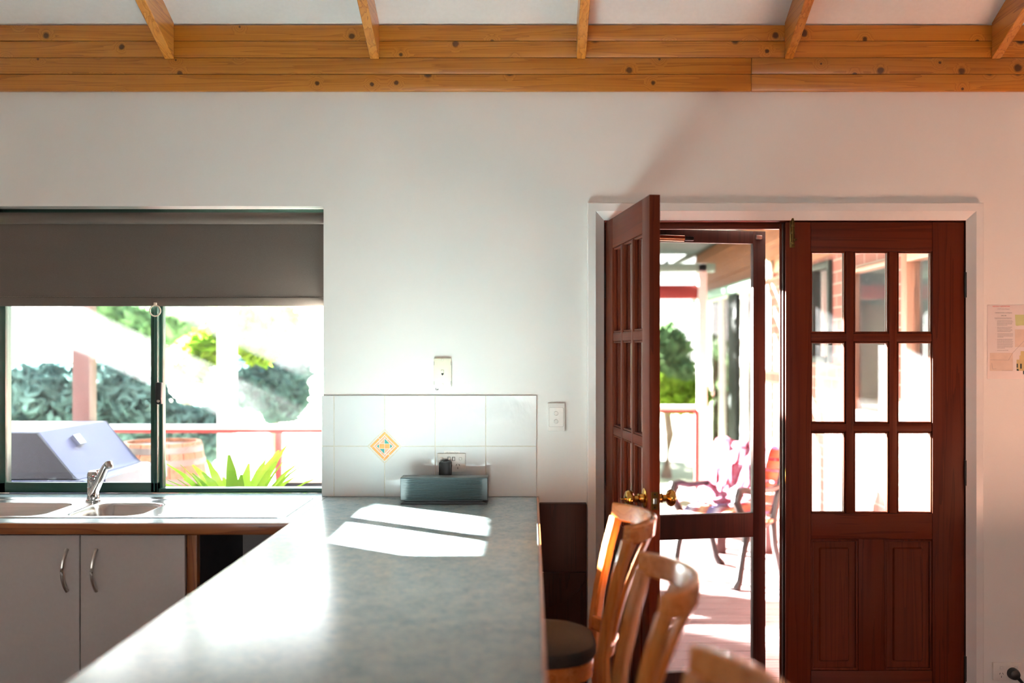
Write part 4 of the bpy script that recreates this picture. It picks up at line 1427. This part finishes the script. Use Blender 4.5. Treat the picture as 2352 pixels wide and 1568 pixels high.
rl = thing('deck_railing', 'red painted timber deck railing with sunlit top painted white beyond the barbecue', 'railing', (-2.4, 9.3, 0))
RYY = 7.0
b = bx(-6.0, -0.35, RYY - 0.045, RYY + 0.045, PZ(985, RYY) - 0.03 + 0.03, PZ(975, RYY), 0.004)
obj('sunlit_rail_top', b, M['white_paint'], rl)  # white colour stands in for sun on top of the red rail
obj('hand_rail', bx(-6.0, -0.35, RYY - 0.03, RYY + 0.02, PZ(993.5, RYY), PZ(985, RYY), 0.003), M['red_paint'], rl)
for px in (641,):
    x = PX(px, RYY)
    obj('baluster', bx(x - 0.022, x + 0.022, RYY - 0.022, RYY + 0.022, 0, PZ(993.5, RYY), 0.003), M['red_paint'], rl)
for x in (-5.6, -4.6, -3.7, -0.5):
    obj('baluster', bx(x - 0.022, x + 0.022, RYY - 0.022, RYY + 0.022, 0, PZ(993.5, RYY), 0.003), M['red_paint'], rl)
rl.location = (-2.4, RYY, 0)
for ch in rl.children: ch.matrix_parent_inverse = Matrix.Translation((2.4, -RYY, 0))
RY2 = 9.3
r2 = thing('deck_railing', 'far red deck railing with sunlit top painted white, seen through the screen door', 'railing', (0.3, RY2, 0))
obj('sunlit_rail_top', bx(-0.4, PX(1600, RY2), RY2 - 0.045, RY2 + 0.045, PZ(940, RY2), PZ(930, RY2), 0.004), M['white_paint'], r2)  # sun on the far rail top, painted white as well
obj('hand_rail', bx(-0.4, PX(1603, RY2), RY2 - 0.03, RY2 + 0.02, PZ(947, RY2), PZ(940, RY2), 0.003), M['red_paint'], r2)
x = PX(1600, RY2)
obj('baluster', bx(x - 0.018, x + 0.018, RY2 - 0.022, RY2 + 0.022, 0, PZ(945, RY2), 0.003), M['red_paint'], r2)
obj('baluster', bx(-0.35, -0.31, RY2 - 0.022, RY2 + 0.022, 0, PZ(945, RY2), 0.003), M['red_paint'], r2)

# deck post (brown) and pale post
Yp = 6.82
b = bx(PX(166, Yp), PX(205, Yp), Yp, Yp + 0.12, 0, 3.1, 0.004)
tag(obj('deck_post', b, M['post_brown']), 'thick red brown deck post behind the barbecue', 'post')
Yp = 7.12
b = bx(PX(498, Yp), PX(535, Yp), Yp, Yp + 0.11, -0.45, 2.0, 0.004)
tag(obj('garden_post', b, M['white_paint']), 'pale sunlit post behind the railing, right of the window stile', 'post')

# ------------------------------------------------------------------ barbecue
bq = thing('barbecue', 'hooded steel barbecue with dark end panel outside the window', 'barbecue', (-2.5, 4.97, 0))
y0q, y1q = 4.60, 5.36
hp = [(-2.95, 0.90), (-2.95, 1.06), (-2.88, 1.112), (-2.80, 1.118), (-2.285, 1.118), (-2.125, 0.915), (-2.10, 0.90)]
obj('lid', prism(B(), hp, 'y', y0q + 0.018, y1q - 0.018, 0.004), M['hood_steel'], bq)
for ya, yb in ((y0q, y0q + 0.018), (y1q - 0.018, y1q)):
    obj('lid_end', prism(B(), hp, 'y', ya, yb, 0.005), M['hood_dark'], bq)
ed = Vector((0.16, 0, -0.203)).normalized()
nn = Vector((0.203, 0, 0.16)).normalized()
c_ = Vector((-2.232, (y0q + y1q) / 2 - 0.1, 1.05))
bm = B()
q = [c_ + nn * 0.003 + ed * 0.028 * sx_ + Vector((0, 0.035 * sy_, 0)) for sx_, sy_ in ((-1, -1), (1, -1), (1, 1), (-1, 1))]
q2 = [p + nn * 0.022 for p in q]
va = [bm.verts.new(p) for p in q]; vb = [bm.verts.new(p) for p in q2]
bm.faces.new(va); bm.faces.new(vb)
for k in range(4): bm.faces.new([va[k], va[(k + 1) % 4], vb[(k + 1) % 4], vb[k]])
obj('lid_gauge', bm, M['chrome'], bq)
obj('hotplate_tray', prism(B(), [(-2.97, 0.74), (-2.97, 0.898), (-2.07, 0.898), (-2.03, 0.885), (-1.98, 0.905), (-1.965, 0.905), (-1.965, 0.82), (-2.02, 0.74)], 'y', y0q - 0.01, y1q + 0.01, 0.003), M['hood_steel'], bq)
obj('cart', bx(-2.92, -2.04, y0q + 0.02, y1q - 0.02, 0.10, 0.74, 0.006), M['hood_dark'], bq)
for sx_ in (-2.88, -2.10):
    for sy_ in (y0q + 0.06, y1q - 0.1):
        obj('leg', bx(sx_, sx_ + 0.04, sy_, sy_ + 0.04, 0, 0.11, 0.003), M['hood_dark'], bq)
for k in range(3):
    obj('control_knob', lathe(B(), [(0.02, 0), (0.02, 0.015), (0.016, 0.022), (0, 0.022)], (-1.99, y0q + 0.18 + 0.2 * k, 0.79), (0.92, 0, 0.38), 16), M['black_plastic'], bq)

# ------------------------------------------------------------------ barrel, plant, low table by the window
by = 6.55
bx_c = PX(372, by)
br = thing('wine_barrel', 'old oak wine barrel with grey hoops beside the railing', 'barrel', (bx_c, by, 0))
bh = PZ(1020, by - 0.22)
ns = 18
prb = [(0.0, 0.245), (0.12, 0.268), (0.3, 0.288), (0.5, 0.295), (0.7, 0.288), (0.88, 0.268), (1.0, 0.245)]
for k in range(ns):
    a0, a1 = 2 * math.pi * k / ns + 0.008, 2 * math.pi * (k + 1) / ns - 0.008
    bm = B()
    rows_ = []
    for u, r_ in prb:
        z = u * bh
        rows_.append([bm.verts.new((bx_c + rr * math.cos(a), by + rr * math.sin(a), z)) for rr, a in ((r_, a0), (r_, (a0 + a1) / 2), (r_, a1), (r_ - 0.025, a1), (r_ - 0.025, a0))])
    for p, q in zip(rows_, rows_[1:]):
        for j in range(5):
            bm.faces.new([p[j], p[(j + 1) % 5], q[(j + 1) % 5], q[j]])
    bm.faces.new(rows_[0][::-1]); bm.faces.new(rows_[-1])
    obj('stave', bm, M['oak'], br)
obj('barrel_head', lathe(B(), [(0.0, 0.0), (0.222, 0.0), (0.222, 0.02), (0.0, 0.02)], (bx_c, by, bh - 0.06), (0, 0, 1), 32), M['oak'], br)
for u, r_ in ((0.05, 0.258), (0.27, 0.288), (0.73, 0.288), (0.86, 0.274), (0.95, 0.258)):
    obj('hoop', lathe(B(), [(r_, 0.0), (r_ + 0.003, 0.0), (r_ - 0.001, 0.04), (r_ - 0.004, 0.04)], (bx_c, by, u * bh - 0.02), (0, 0, 1), 40), M['hoop'], br)


def blade(bm, base, direction, length, width, droop, n=5):
    base = Vector(base); d = Vector(direction).normalized()
    side = d.cross(Vector((0, 0, 1)))
    if side.length < 0.05: side = Vector((1, 0, 0))
    side.normalize()
    prev = None
    p = base.copy()
    for k in range(n + 1):
        u = k / n
        w = width * (math.sin(math.pi * min(0.97, 0.12 + 0.86 * u)) ** 0.8)
        a, c = bm.verts.new(p - side * w / 2), bm.verts.new(p + side * w / 2)
        m = bm.verts.new(p + side.cross(d) * -w * 0.12)
        if prev:
            bm.faces.new([prev[0], prev[1], m, a]); bm.faces.new([prev[1], prev[2], c, m])
        prev = (a, m, c)
        d = (d + Vector((0, 0, -droop * (u + 0.2)))).normalized()
        p = p + d * length / n


def leafy(name, label, cx_, cy_, z0, n, ln, wd, mat, pot=None, spread=0.9, tall=1.62):
    o = thing(name, label, 'plant', (cx_, cy_, z0))
    rr = random.Random(sum(map(ord, label)))
    if pot:
        obj('pot', lathe(B(), [(0.0, 0.0), (pot * 0.7, 0.0), (pot, pot * tall * 0.93), (pot * 1.06, pot * tall * 0.93), (pot * 1.06, pot * tall), (pot * 0.9, pot * tall), (pot * 0.88, pot * tall * 0.87), (0.0, pot * tall * 0.87)], (cx_, cy_, z0), (0, 0, 1), 24), M['white_paint'], o)
        z0 = z0 + pot * tall * 0.87
    for k in range(n):
        a = 2 * math.pi * k * 0.381966 + rr.uniform(-0.2, 0.2)
        el = 0.35 + spread * (k / n)
        bm = B()
        blade(bm, (cx_ + 0.03 * math.cos(a), cy_ + 0.03 * math.sin(a), z0), (math.cos(a) * math.sin(el), math.sin(a) * math.sin(el), math.cos(el)), ln * rr.uniform(0.75, 1.1), wd * rr.uniform(0.8, 1.2), 0.22)
        obj('leaf', bm, mat, o)
    return o


leafy('leafy_plant', 'bright lime broad leaved plant in a tall white pot outside the window', PX(545, 4.6), 4.6, 0.0, 60, 0.45, 0.06, M['leaf_lime'], 0.13, 0.75, 5.6)
lt = thing('low_table', 'low white topped table at the right of the window view', 'table', (PX(695, 5.6), 5.6, 0))
xa, xb = PX(640, 5.45), PX(760, 5.45)
ztb = PZ(1098, 5.45)
obj('table_top', bx(xa, xb, 5.40, 5.9, ztb - 0.02, ztb, 0.008), M['white_paint'], lt)
obj('apron', bx(xa + 0.02, xb - 0.02, 5.42, 5.88, ztb - 0.08, ztb - 0.02, 0.003), M['hood_dark'], lt)
for xx in (xa + 0.03, xb - 0.07):
    for yy in (5.43, 5.83):
        obj('leg', bx(xx, xx + 0.04, yy, yy + 0.04, 0, ztb - 0.08, 0.003), M['hood_dark'], lt)

# ------------------------------------------------------------------ umbrella
um = thing('garden_umbrella', 'large white garden umbrella standing in the garden left of the window stile', 'umbrella', (-4.62, 8.6, -0.45))
uc = Vector((-4.62, 8.6, 0))
zr, za, ur = 1.475, 2.2, 1.52
bm = B()
ap = bm.verts.new((uc.x, uc.y, za))
ang0 = math.radians(22.5)
rim = [bm.verts.new((uc.x + ur * math.cos(ang0 * 0 + math.pi / 4 * k), uc.y + ur * math.sin(math.pi / 4 * k), zr)) for k in range(8)]
midr = [bm.verts.new((uc.x + ur * 0.5 * math.cos(math.pi / 4 * k), uc.y + ur * 0.5 * math.sin(math.pi / 4 * k), zr + (za - zr) * 0.47)) for k in range(8)]
low = [bm.verts.new((v.co.x, v.co.y, zr - 0.07)) for v in rim]
for k in range(8):
    k2 = (k + 1) % 8
    bm.faces.new([ap, midr[k], midr[k2]])
    bm.faces.new([midr[k], rim[k], rim[k2], midr[k2]])
    bm.faces.new([rim[k], low[k], low[k2], rim[k2]])
obj('canopy', bm, M['umbrella'], um, sharp=0.1)
obj('pole', tube(B(), [(uc.x, uc.y, -0.4), (uc.x, uc.y, za + 0.06)], 0.024, 12), M['white_paint'], um)
for k in range(8):
    a = math.pi / 4 * k
    obj('rib', tube(B(), [(uc.x, uc.y, za - 0.03), (uc.x + ur * math.cos(a), uc.y + ur * math.sin(a), zr - 0.01)], 0.009, 6), M['white_paint'], um)
obj('base', lathe(B(), [(0.0, 0.0), (0.26, 0.0), (0.26, 0.05), (0.05, 0.09), (0.04, 0.3), (0.0, 0.3)], (uc.x, uc.y, -0.45), (0, 0, 1), 24), M['hood_dark'], um)

# ------------------------------------------------------------------ unseen screen added left of the deck to shape the sun patch
pv = thing('added_sun_screen', 'unseen timber screen with top beam, added to cut the sun to a patch on the worktop', 'screen', (-3.3, 5.1, 0))
for yy in (4.2, 5.98):
    obj('screen_post', bx(-3.35, -3.26, yy, yy + 0.09, 0, 2.49, 0.003), M['post_brown'], pv)
obj('top_beam', bx(-3.325, -3.285, 4.2, 6.07, 2.365, 2.478, 0.003), M['post_brown'], pv)
zz = 0.05
while zz < 2.12:
    z1_ = min(zz + 0.138, 2.165)
    obj('screen_board', bx(-3.315, -3.295, 4.29, 5.98, zz, z1_, 0.002), M['post_brown'], pv)
    zz += 0.1415

# ------------------------------------------------------------------ wing of the house on the right
WX = 2.2
wg = thing('house_wing', 'brick wing of the house with timber windows and green eave seen through the doors', 'house', (WX, 8.8, 0))
openings = [(4.95, 5.87, 1.17, 2.10), (6.05, 6.88, 1.06, 2.05), (7.30, 8.35, 1.40, 2.16), (9.55, 12.95, 0.04, 2.17)]
b = B()
ys_ = [4.16]
for (a, c, z0, z1) in openings: ys_ += [a, c]
ys_.append(13.3)
for k in range(0, len(ys_), 2):
    box(b, WX, WX + 0.05, ys_[k], ys_[k + 1], -0.45, 2.3)
for (a, c, z0, z1) in openings:
    box(b, WX, WX + 0.05, a, c, -0.45, z0)
    box(b, WX, WX + 0.05, a, c, z1, 2.3)
box(b, WX + 0.2, 5.0, 13.1, 13.3, -0.45, 2.9)
obj('brick_wall', b, M['brick'], wg)
obj('dark_room', bx(WX + 0.7, WX + 0.75, 4.2, 13.1, -0.4, 2.9), M['dark_room'], wg)
zz = 2.19
while zz < 2.92:
    obj('weatherboard', prism(B(), [(WX - 0.032, zz), (WX + 0.002, zz), (WX + 0.002, zz + 0.142), (WX - 0.012, zz + 0.142)], 'y', 4.17, 13.32, 0.001), M['brown_board'], wg)
    zz += 0.14


def wing_window(a, c, z0, z1, mat, fw, bars=(), curtain=None):
    bm = B()
    box(bm, WX - 0.03, WX + 0.05, a, a + fw, z0, z1, 0.004)
    box(bm, WX - 0.03, WX + 0.05, c - fw, c, z0, z1, 0.004)
    box(bm, WX - 0.03, WX + 0.05, a + fw, c - fw, z1 - fw, z1, 0.004)
    box(bm, WX - 0.045, WX + 0.05, a + fw, c - fw, z0, z0 + fw, 0.004)
    f = obj('window_frame', bm, mat, wg)
    cuts = [a + fw] + list(bars) + [c - fw]
    for p, q in zip(cuts, cuts[1:]):
        obj('window_pane', bx(WX + 0.018, WX + 0.024, p, q, z0 + fw, z1 - fw), M['door_glass'], f)
    for p in bars:
        obj('window_bar', bx(WX - 0.02, WX + 0.045, p - 0.03, p + 0.03, z0 + fw, z1 - fw, 0.003), mat, f)
    return f


wing_window(4.95, 5.87, 1.17, 2.10, M['frame_brown'], 0.09)
wing_window(6.05, 6.88, 1.06, 2.05, M['frame_brown'], 0.03)
wing_window(7.30, 8.35, 1.40, 2.16, M['green_paint'], 0.05, (7.8,))
wing_window(9.55, 12.95, 0.04, 2.17, M['white_paint'], 0.08, (10.4, 11.6))
obj('mullion_post', bx(WX - 0.05, WX + 0.02, 10.55, 10.95, 0.1, 2.1, 0.004), M['green_paint'], wg)
b = B()
for k in range(24):
    yy = 9.7 + k * 0.035
    box(b, WX + 0.1 + 0.02 * (k % 2), WX + 0.115 + 0.02 * (k % 2), yy, yy + 0.035, 0.1, 2.1)
obj('curtain', b, M['curtain'], wg)
obj('window_hood', bx(WX - 0.12, WX, 9.5, 13.0, 2.10, 2.19, 0.004), M['lt_green'], wg)
# eave
b = prism(B(), [(1.5, 2.425), (WX + 0.1, 2.80), (WX + 0.1, 2.86), (1.5, 2.49)], 'y', 4.55, 13.6, 0.0)
obj('eave', b, M['green_paint'], wg)
obj('veranda_roof', prism(B(), [(-0.35, 2.42), (1.56, 2.42), (1.56, 2.50), (-0.35, 2.50)], 'y', 4.55, 9.62), M['green_paint'], wg)
obj('gutter', bx(-0.45, -0.35, 4.55, 13.6, 2.39, 2.50, 0.01), M['lt_green'], wg)
# wall lamp
wlm = thing('wall_lamp', 'glowing round wall lamp in the gap beside the screen door', 'lamp', (WX, 9.05, 2.225))
obj('lamp_base', lathe(B(), [(0.0, 0.0), (0.075, 0.0), (0.075, 0.02), (0.0, 0.02)], (WX - 0.034, 9.05, 2.225), (-1, 0, 0), 20), M['white_paint'], wlm)
obj('lamp_globe', lathe(B(), [(0.06, 0.0), (0.09, 0.03), (0.098, 0.06), (0.085, 0.1), (0.05, 0.125), (0.0, 0.13)], (WX - 0.054, 9.05, 2.225), (-1, 0, 0), 22), M['lamp'], wlm)

# pergola end beams
pg = thing('pergola_end', 'red beam and pale green gutter at the far end of the deck', 'pergola', (0.4, 9.55, 0))
obj('red_beam', bx(-0.6, 1.62, 9.52, 9.60, PZ(686, 9.55), PZ(655, 9.55), 0.004), M['red_paint'], pg)
obj('pale_gutter', bx(-0.6, 1.75, 9.50, 9.62, PZ(624, 9.55), PZ(606, 9.55), 0.004), M['lt_green'], pg)
obj('corner_post', bx(PX(1604, 9.5), PX(1624, 9.5), 9.50, 9.59, 0, PZ(606, 9.55), 0.004), M['white_paint'], pg)
obj('corner_post', bx(-0.6, -0.51, 9.50, 9.59, 0, PZ(606, 9.55), 0.004), M['white_paint'], pg)

# ------------------------------------------------------------------ garden seat with throw
gs = thing('garden_chair', 'cast iron and slat garden chair with pink throw on the deck', 'chair', (1.29, 6.6, 0), math.radians(45))
L = dict(parent=gs, local=True)
# local: faces -x; ends at y=-0.3 (near) and +0.3
for s in (-1, 1):
    yy = 0.25 * s
    path = [(-0.285, yy, 0.0), (-0.24, yy, 0.05), (-0.20, yy, 0.20), (-0.15, yy, 0.33), (-0.17, yy, 0.42), (-0.24, yy, 0.50), (-0.27, yy, 0.55), (-0.25, yy, 0.61), (-0.19, yy, 0.615), (-0.08, yy, 0.59), (0.12, yy, 0.585), (0.26, yy, 0.60)]
    obj('iron_arm', tube(B(), path, [0.03, 0.022, 0.02, 0.024, 0.024, 0.022, 0.026, 0.026, 0.022, 0.02, 0.018, 0.016], 8, up=(0, 1, 0), flat=1.2), M['cast_iron'], **L)
    path = [(0.30, yy, 0.0), (0.24, yy, 0.06), (0.18, yy, 0.22), (0.16, yy, 0.38), (0.24, yy, 0.60), (0.33, yy, 0.82)]
    obj('iron_back', tube(B(), path, [0.028, 0.02, 0.02, 0.024, 0.02, 0.018], 8, up=(0, 1, 0), flat=1.2), M['cast_iron'], **L)
    obj('scroll', tube(B(), [(-0.245 + 0.038 * math.cos(a) * (1 - a / 12), yy, 0.575 + 0.038 * math.sin(a) * (1 - a / 12)) for a in [0.5 * k for k in range(14)]], 0.013, 6, up=(0, 1, 0)), M['cast_iron'], **L)
    obj('side_brace', tube(B(), [(-0.15, yy, 0.37), (0.0, yy, 0.35), (0.165, yy, 0.38)], 0.016, 8), M['cast_iron'], **L)
for k in range(6):
    x = -0.20 + k * 0.07
    obj('seat_slat', box(B(), x, x + 0.055, -0.27, 0.27, 0.40 - 0.006 * k, 0.42 - 0.006 * k, 0.003), M['slat_orange'], **L)
for k in range(6):
    u = k / 5
    x, z = 0.18 + 0.135 * u, 0.44 + 0.36 * u
    obj('back_slat', strip(B(), [(x, -0.27, z), (x, 0.27, z)], [(0.35, 0, 0.94)] * 2, 0.058, 0.018), M['slat_orange'], **L)
# cushion and throw
bm = B()
nu, nv = 8, 8
gr = []
for i in range(nu + 1):
    row = []
    for j in range(nv + 1):
        u, v_ = i / nu, j / nv
        edge_ = 1 - (2 * abs(u - 0.5)) ** 4
        edge2 = 1 - (2 * abs(v_ - 0.5)) ** 4
        row.append(bm.verts.new((-0.25 + 0.42 * u, -0.22 + 0.44 * v_, 0.425 + 0.055 * (edge_ * edge2) ** 0.5 + 0.012)))
    gr.append(row)
for i in range(nu):
    for j in range(nv):
        bm.faces.new([gr[i][j], gr[i + 1][j], gr[i + 1][j + 1], gr[i][j + 1]])
bot = bmesh.ops.extrude_face_region(bm, geom=bm.faces[:])
for v_ in [e for e in bot['geom'] if isinstance(e, bmesh.types.BMVert)]:
    v_.co.z = 0.424
tag(obj('seat_cushion', bm, M['stripe'], **L), 'striped cushion in orange, pink and lilac')
th = thing('pink_throw', 'pink patterned throw draped over the garden chair back', 'throw', (1.29, 6.6, 0), math.radians(45))
bm = B()
pro = [(-0.16, 0.492), (-0.02, 0.50), (0.08, 0.52), (0.14, 0.60), (0.20, 0.72), (0.26, 0.84), (0.30, 0.872), (0.36, 0.85), (0.39, 0.70), (0.38, 0.55)]
gr = []
nv = 14
for i, (x, z) in enumerate(pro):
    row = []
    for j in range(nv + 1):
        v_ = j / nv
        yy = -0.17 + 0.45 * v_ + (0.03 if i < 3 else 0.0)
        row.append(bm.verts.new((x + 0.014 * math.sin(j * 1.7 + i), yy, z + 0.012 * math.sin(j * 1.3 + i * 0.8) - (0.05 * (v_ - 0.6) if i > 4 else 0) * (1 if v_ > 0.6 else 0) * -1)))
    gr.append(row)
for i in range(len(pro) - 1):
    for j in range(nv):
        bm.faces.new([gr[i][j], gr[i + 1][j], gr[i + 1][j + 1], gr[i][j + 1]])
bmesh.ops.solidify(bm, geom=bm.faces[:], thickness=0.014)
obj('throw_cloth', bm, M['pink'], th, local=True, sharp=1.2)

tb = thing('deck_stool', 'low dark red timber stool behind the garden chair', 'stool', (1.5, 7.5, 0))
obj('stool_top', bx(1.34, 1.82, 7.32, 7.62, 0.33, 0.37, 0.004), M['post_brown'], tb)
for xx in (1.36, 1.72):
    for yy in (7.34, 7.55):
        obj('leg', bx(xx, xx + 0.07, yy, yy + 0.05, 0, 0.33, 0.003), M['post_brown'], tb)

# ------------------------------------------------------------------ planting
def foliage(name, blobs, n, size, mat, parent=None, seed=1, kind=None):
    """blobs: (cx,cy,cz,rx,ry,rz); n leaves over all; leaf quads bent along the middle"""
    rg_ = np.random.default_rng(seed)
    bl_ = np.array(blobs, float)
    vol = np.cbrt(bl_[:, 3] * bl_[:, 4] * bl_[:, 5]) ** 2
    idx = rg_.choice(len(bl_), n, p=vol / vol.sum())
    d = rg_.normal(size=(n, 3)); d /= np.linalg.norm(d, axis=1)[:, None]
    rad = rg_.uniform(0.55, 1.0, n) ** 0.6
    rad *= 1 + 0.16 * np.sin(d[:, 0] * 9 + idx) * np.cos(d[:, 2] * 7 + idx * 2.1)
    c = bl_[idx, :3] + d * bl_[idx, 3:] * rad[:, None]
    a = rg_.normal(size=(n, 3)); a /= np.linalg.norm(a, axis=1)[:, None]
    bq_ = np.cross(a, rg_.normal(size=(n, 3))); bq_ /= np.linalg.norm(bq_, axis=1)[:, None]
    s = size * rg_.uniform(0.6, 1.3, n)[:, None]
    p0 = c - a * s; p1 = c + bq_ * s * 0.45; p2 = c + a * s; p3 = c - bq_ * s * 0.45
    V = np.stack([p0, p1, p2, p3], 1).reshape(-1, 3)
    me = bpy.data.meshes.new(name)
    me.vertices.add(4 * n); me.loops.add(4 * n); me.polygons.add(n)
    me.vertices.foreach_set('co', V.astype(np.float32).ravel())
    me.loops.foreach_set('vertex_index', np.arange(4 * n, dtype=np.int32))
    me.polygons.foreach_set('loop_start', np.arange(0, 4 * n, 4, dtype=np.int32))
    me.update(calc_edges=True)
    me.materials.append(mat)
    o = link(name, me, parent)
    if kind: o['kind'] = kind
    return o


def tree(label, x, y, h, blobs, n, size, mat, seed, trunk=0.09, name='garden_tree'):
    o = thing(name, label, 'tree', (x, y, -0.45))
    top = max(bb_[2] for bb_ in blobs)
    obj('trunk', tube(B(), [(x, y, -0.45), (x + 0.05, y, 0.2), (x - 0.04, y + 0.03, top * 0.6), (x + 0.02, y, top)], [trunk * 1.2, trunk, trunk * 0.8, trunk * 0.4], 9), M['bark'], o)
    c = foliage('crown', blobs, n, size, mat, o, seed, 'stuff')
    return o


def PB(px, py, Y, rx, rz, ry=None):
    return (PX(px, Y), Y, PZ(py, Y), rx * Y / FPX, (ry if ry else rx * Y / FPX), rz * Y / FPX)


hd = foliage('hedge', [PB(-60, 930, 10.6, 120, 110), PB(60, 930, 10.6, 110, 105), PB(150, 915, 10.8, 90, 90), PB(240, 925, 10.6, 90, 100), PB(320, 945, 10.6, 80, 90), PB(400, 985, 10.6, 70, 60), PB(470, 995, 10.6, 60, 60)], 9000, 0.085, M['leaf_dark'], None, 3)
tag(hd, 'dark blue green hedge behind the barbecue and railing', 'hedge', kind='stuff')
tree('lime leaved tree with crown over the pale post', PX(517, 8.4), 8.4, 2, [PB(545, 745, 8.4, 70, 45), PB(590, 790, 8.3, 45, 45), PB(480, 800, 8.4, 60, 40), PB(440, 850, 8.3, 40, 30), PB(640, 730, 8.5, 40, 30)], 1500, 0.075, M['leaf_lime'], 5, 0.04)
tree('rounded dark blue green tree right of the pale post', PX(630, 12), 12, 2, [PB(590, 870, 12, 70, 70), PB(645, 900, 12, 60, 70), PB(660, 850, 12.2, 45, 50)], 3200, 0.1, M['leaf_dark'], 8, 0.08)
tree('pale blue green tree high in the middle of the window view', PX(425, 18), 18, 3, [PB(430, 740, 18, 80, 50), PB(330, 760, 18, 70, 60), PB(250, 740, 18, 70, 60)], 1800, 0.16, M['leaf_mid'], 11, 0.1)
tree('leafy tree behind the far railing, seen through the screen door', PX(1530, 15.2), 15.2, 3, [PB(1530, 800, 15.2, 50, 55), PB(1550, 870, 15, 50, 60), PB(1500, 860, 15.2, 60, 60)], 2600, 0.1, M['leaf_mid'], 17, 0.08)
tree('unseen tree far left beyond the deck, added to shade the floor inside the door', -8.2, 10.4, 5, [(-8.2, 10.4, 4.35, 1.25, 1.1, 0.85), (-8.5, 10.7, 4.1, 1.1, 1.0, 0.7), (-7.7, 10.2, 4.3, 0.8, 0.8, 0.6)], 9000, 0.11, M['leaf_dark'], 31, 0.13)  # added out of view so its crown blocks low sun through the door
big = thing('spreading_tree', 'large spreading tree with grey trunk on the lawn beyond the deck', 'tree', (-0.36, 14.3, -0.45))
obj('trunk', tube(B(), [(-0.36, 14.3, -0.45), (-0.32, 14.3, 0.6), (-0.4, 14.3, 1.5), (-0.7, 14.4, 2.6), (-1.0, 14.5, 3.8)], [0.36, 0.29, 0.25, 0.18, 0.1], 12), M['bark'], big)
for q in ([(-0.38, 14.3, 1.2), (0.1, 14.2, 2.1), (0.6, 14.3, 3.2)], [(-0.4, 14.3, 1.5), (-0.9, 14.0, 2.2), (-1.5, 14.0, 3.0)], [(-0.4, 14.3, 1.6), (-0.2, 14.9, 2.6), (0.0, 15.3, 3.5)]):
    obj('branch', tube(B(), q, [0.15, 0.11, 0.06], 8), M['bark'], big)
foliage('crown', [(-0.6, 14.6, 3.6, 2.0, 1.6, 1.4), (0.5, 14.4, 3.2, 1.1, 1.2, 1.0), (-1.7, 14.3, 3.0, 1.0, 1.1, 0.9), (-0.4, 15.4, 2.4, 1.6, 0.7, 0.8)], 9000, 0.12, M['leaf_dark'], big, 41, 'stuff')
hb = foliage('lawn_hedge', [(-2.0, 17.5, 0.3, 1.1, 0.8, 1.1), (-0.9, 17.5, 0.4, 1.1, 0.8, 1.2), (0.3, 17.5, 0.3, 1.1, 0.8, 1.1), (1.3, 17.5, 0.4, 0.9, 0.8, 1.2)], 5000, 0.12, M['leaf_mid'], None, 43)
tag(hb, 'mid green hedge behind the spreading tree on the lawn', 'hedge', kind='stuff')
sh = foliage('shrub', [PB(1500, 905, 11.5, 60, 40), PB(1570, 915, 11.5, 60, 34)], 1300, 0.09, M['leaf_lime'], None, 21)
tag(sh, 'low lime shrub along the far railing outside the door', 'shrub', kind='stuff')
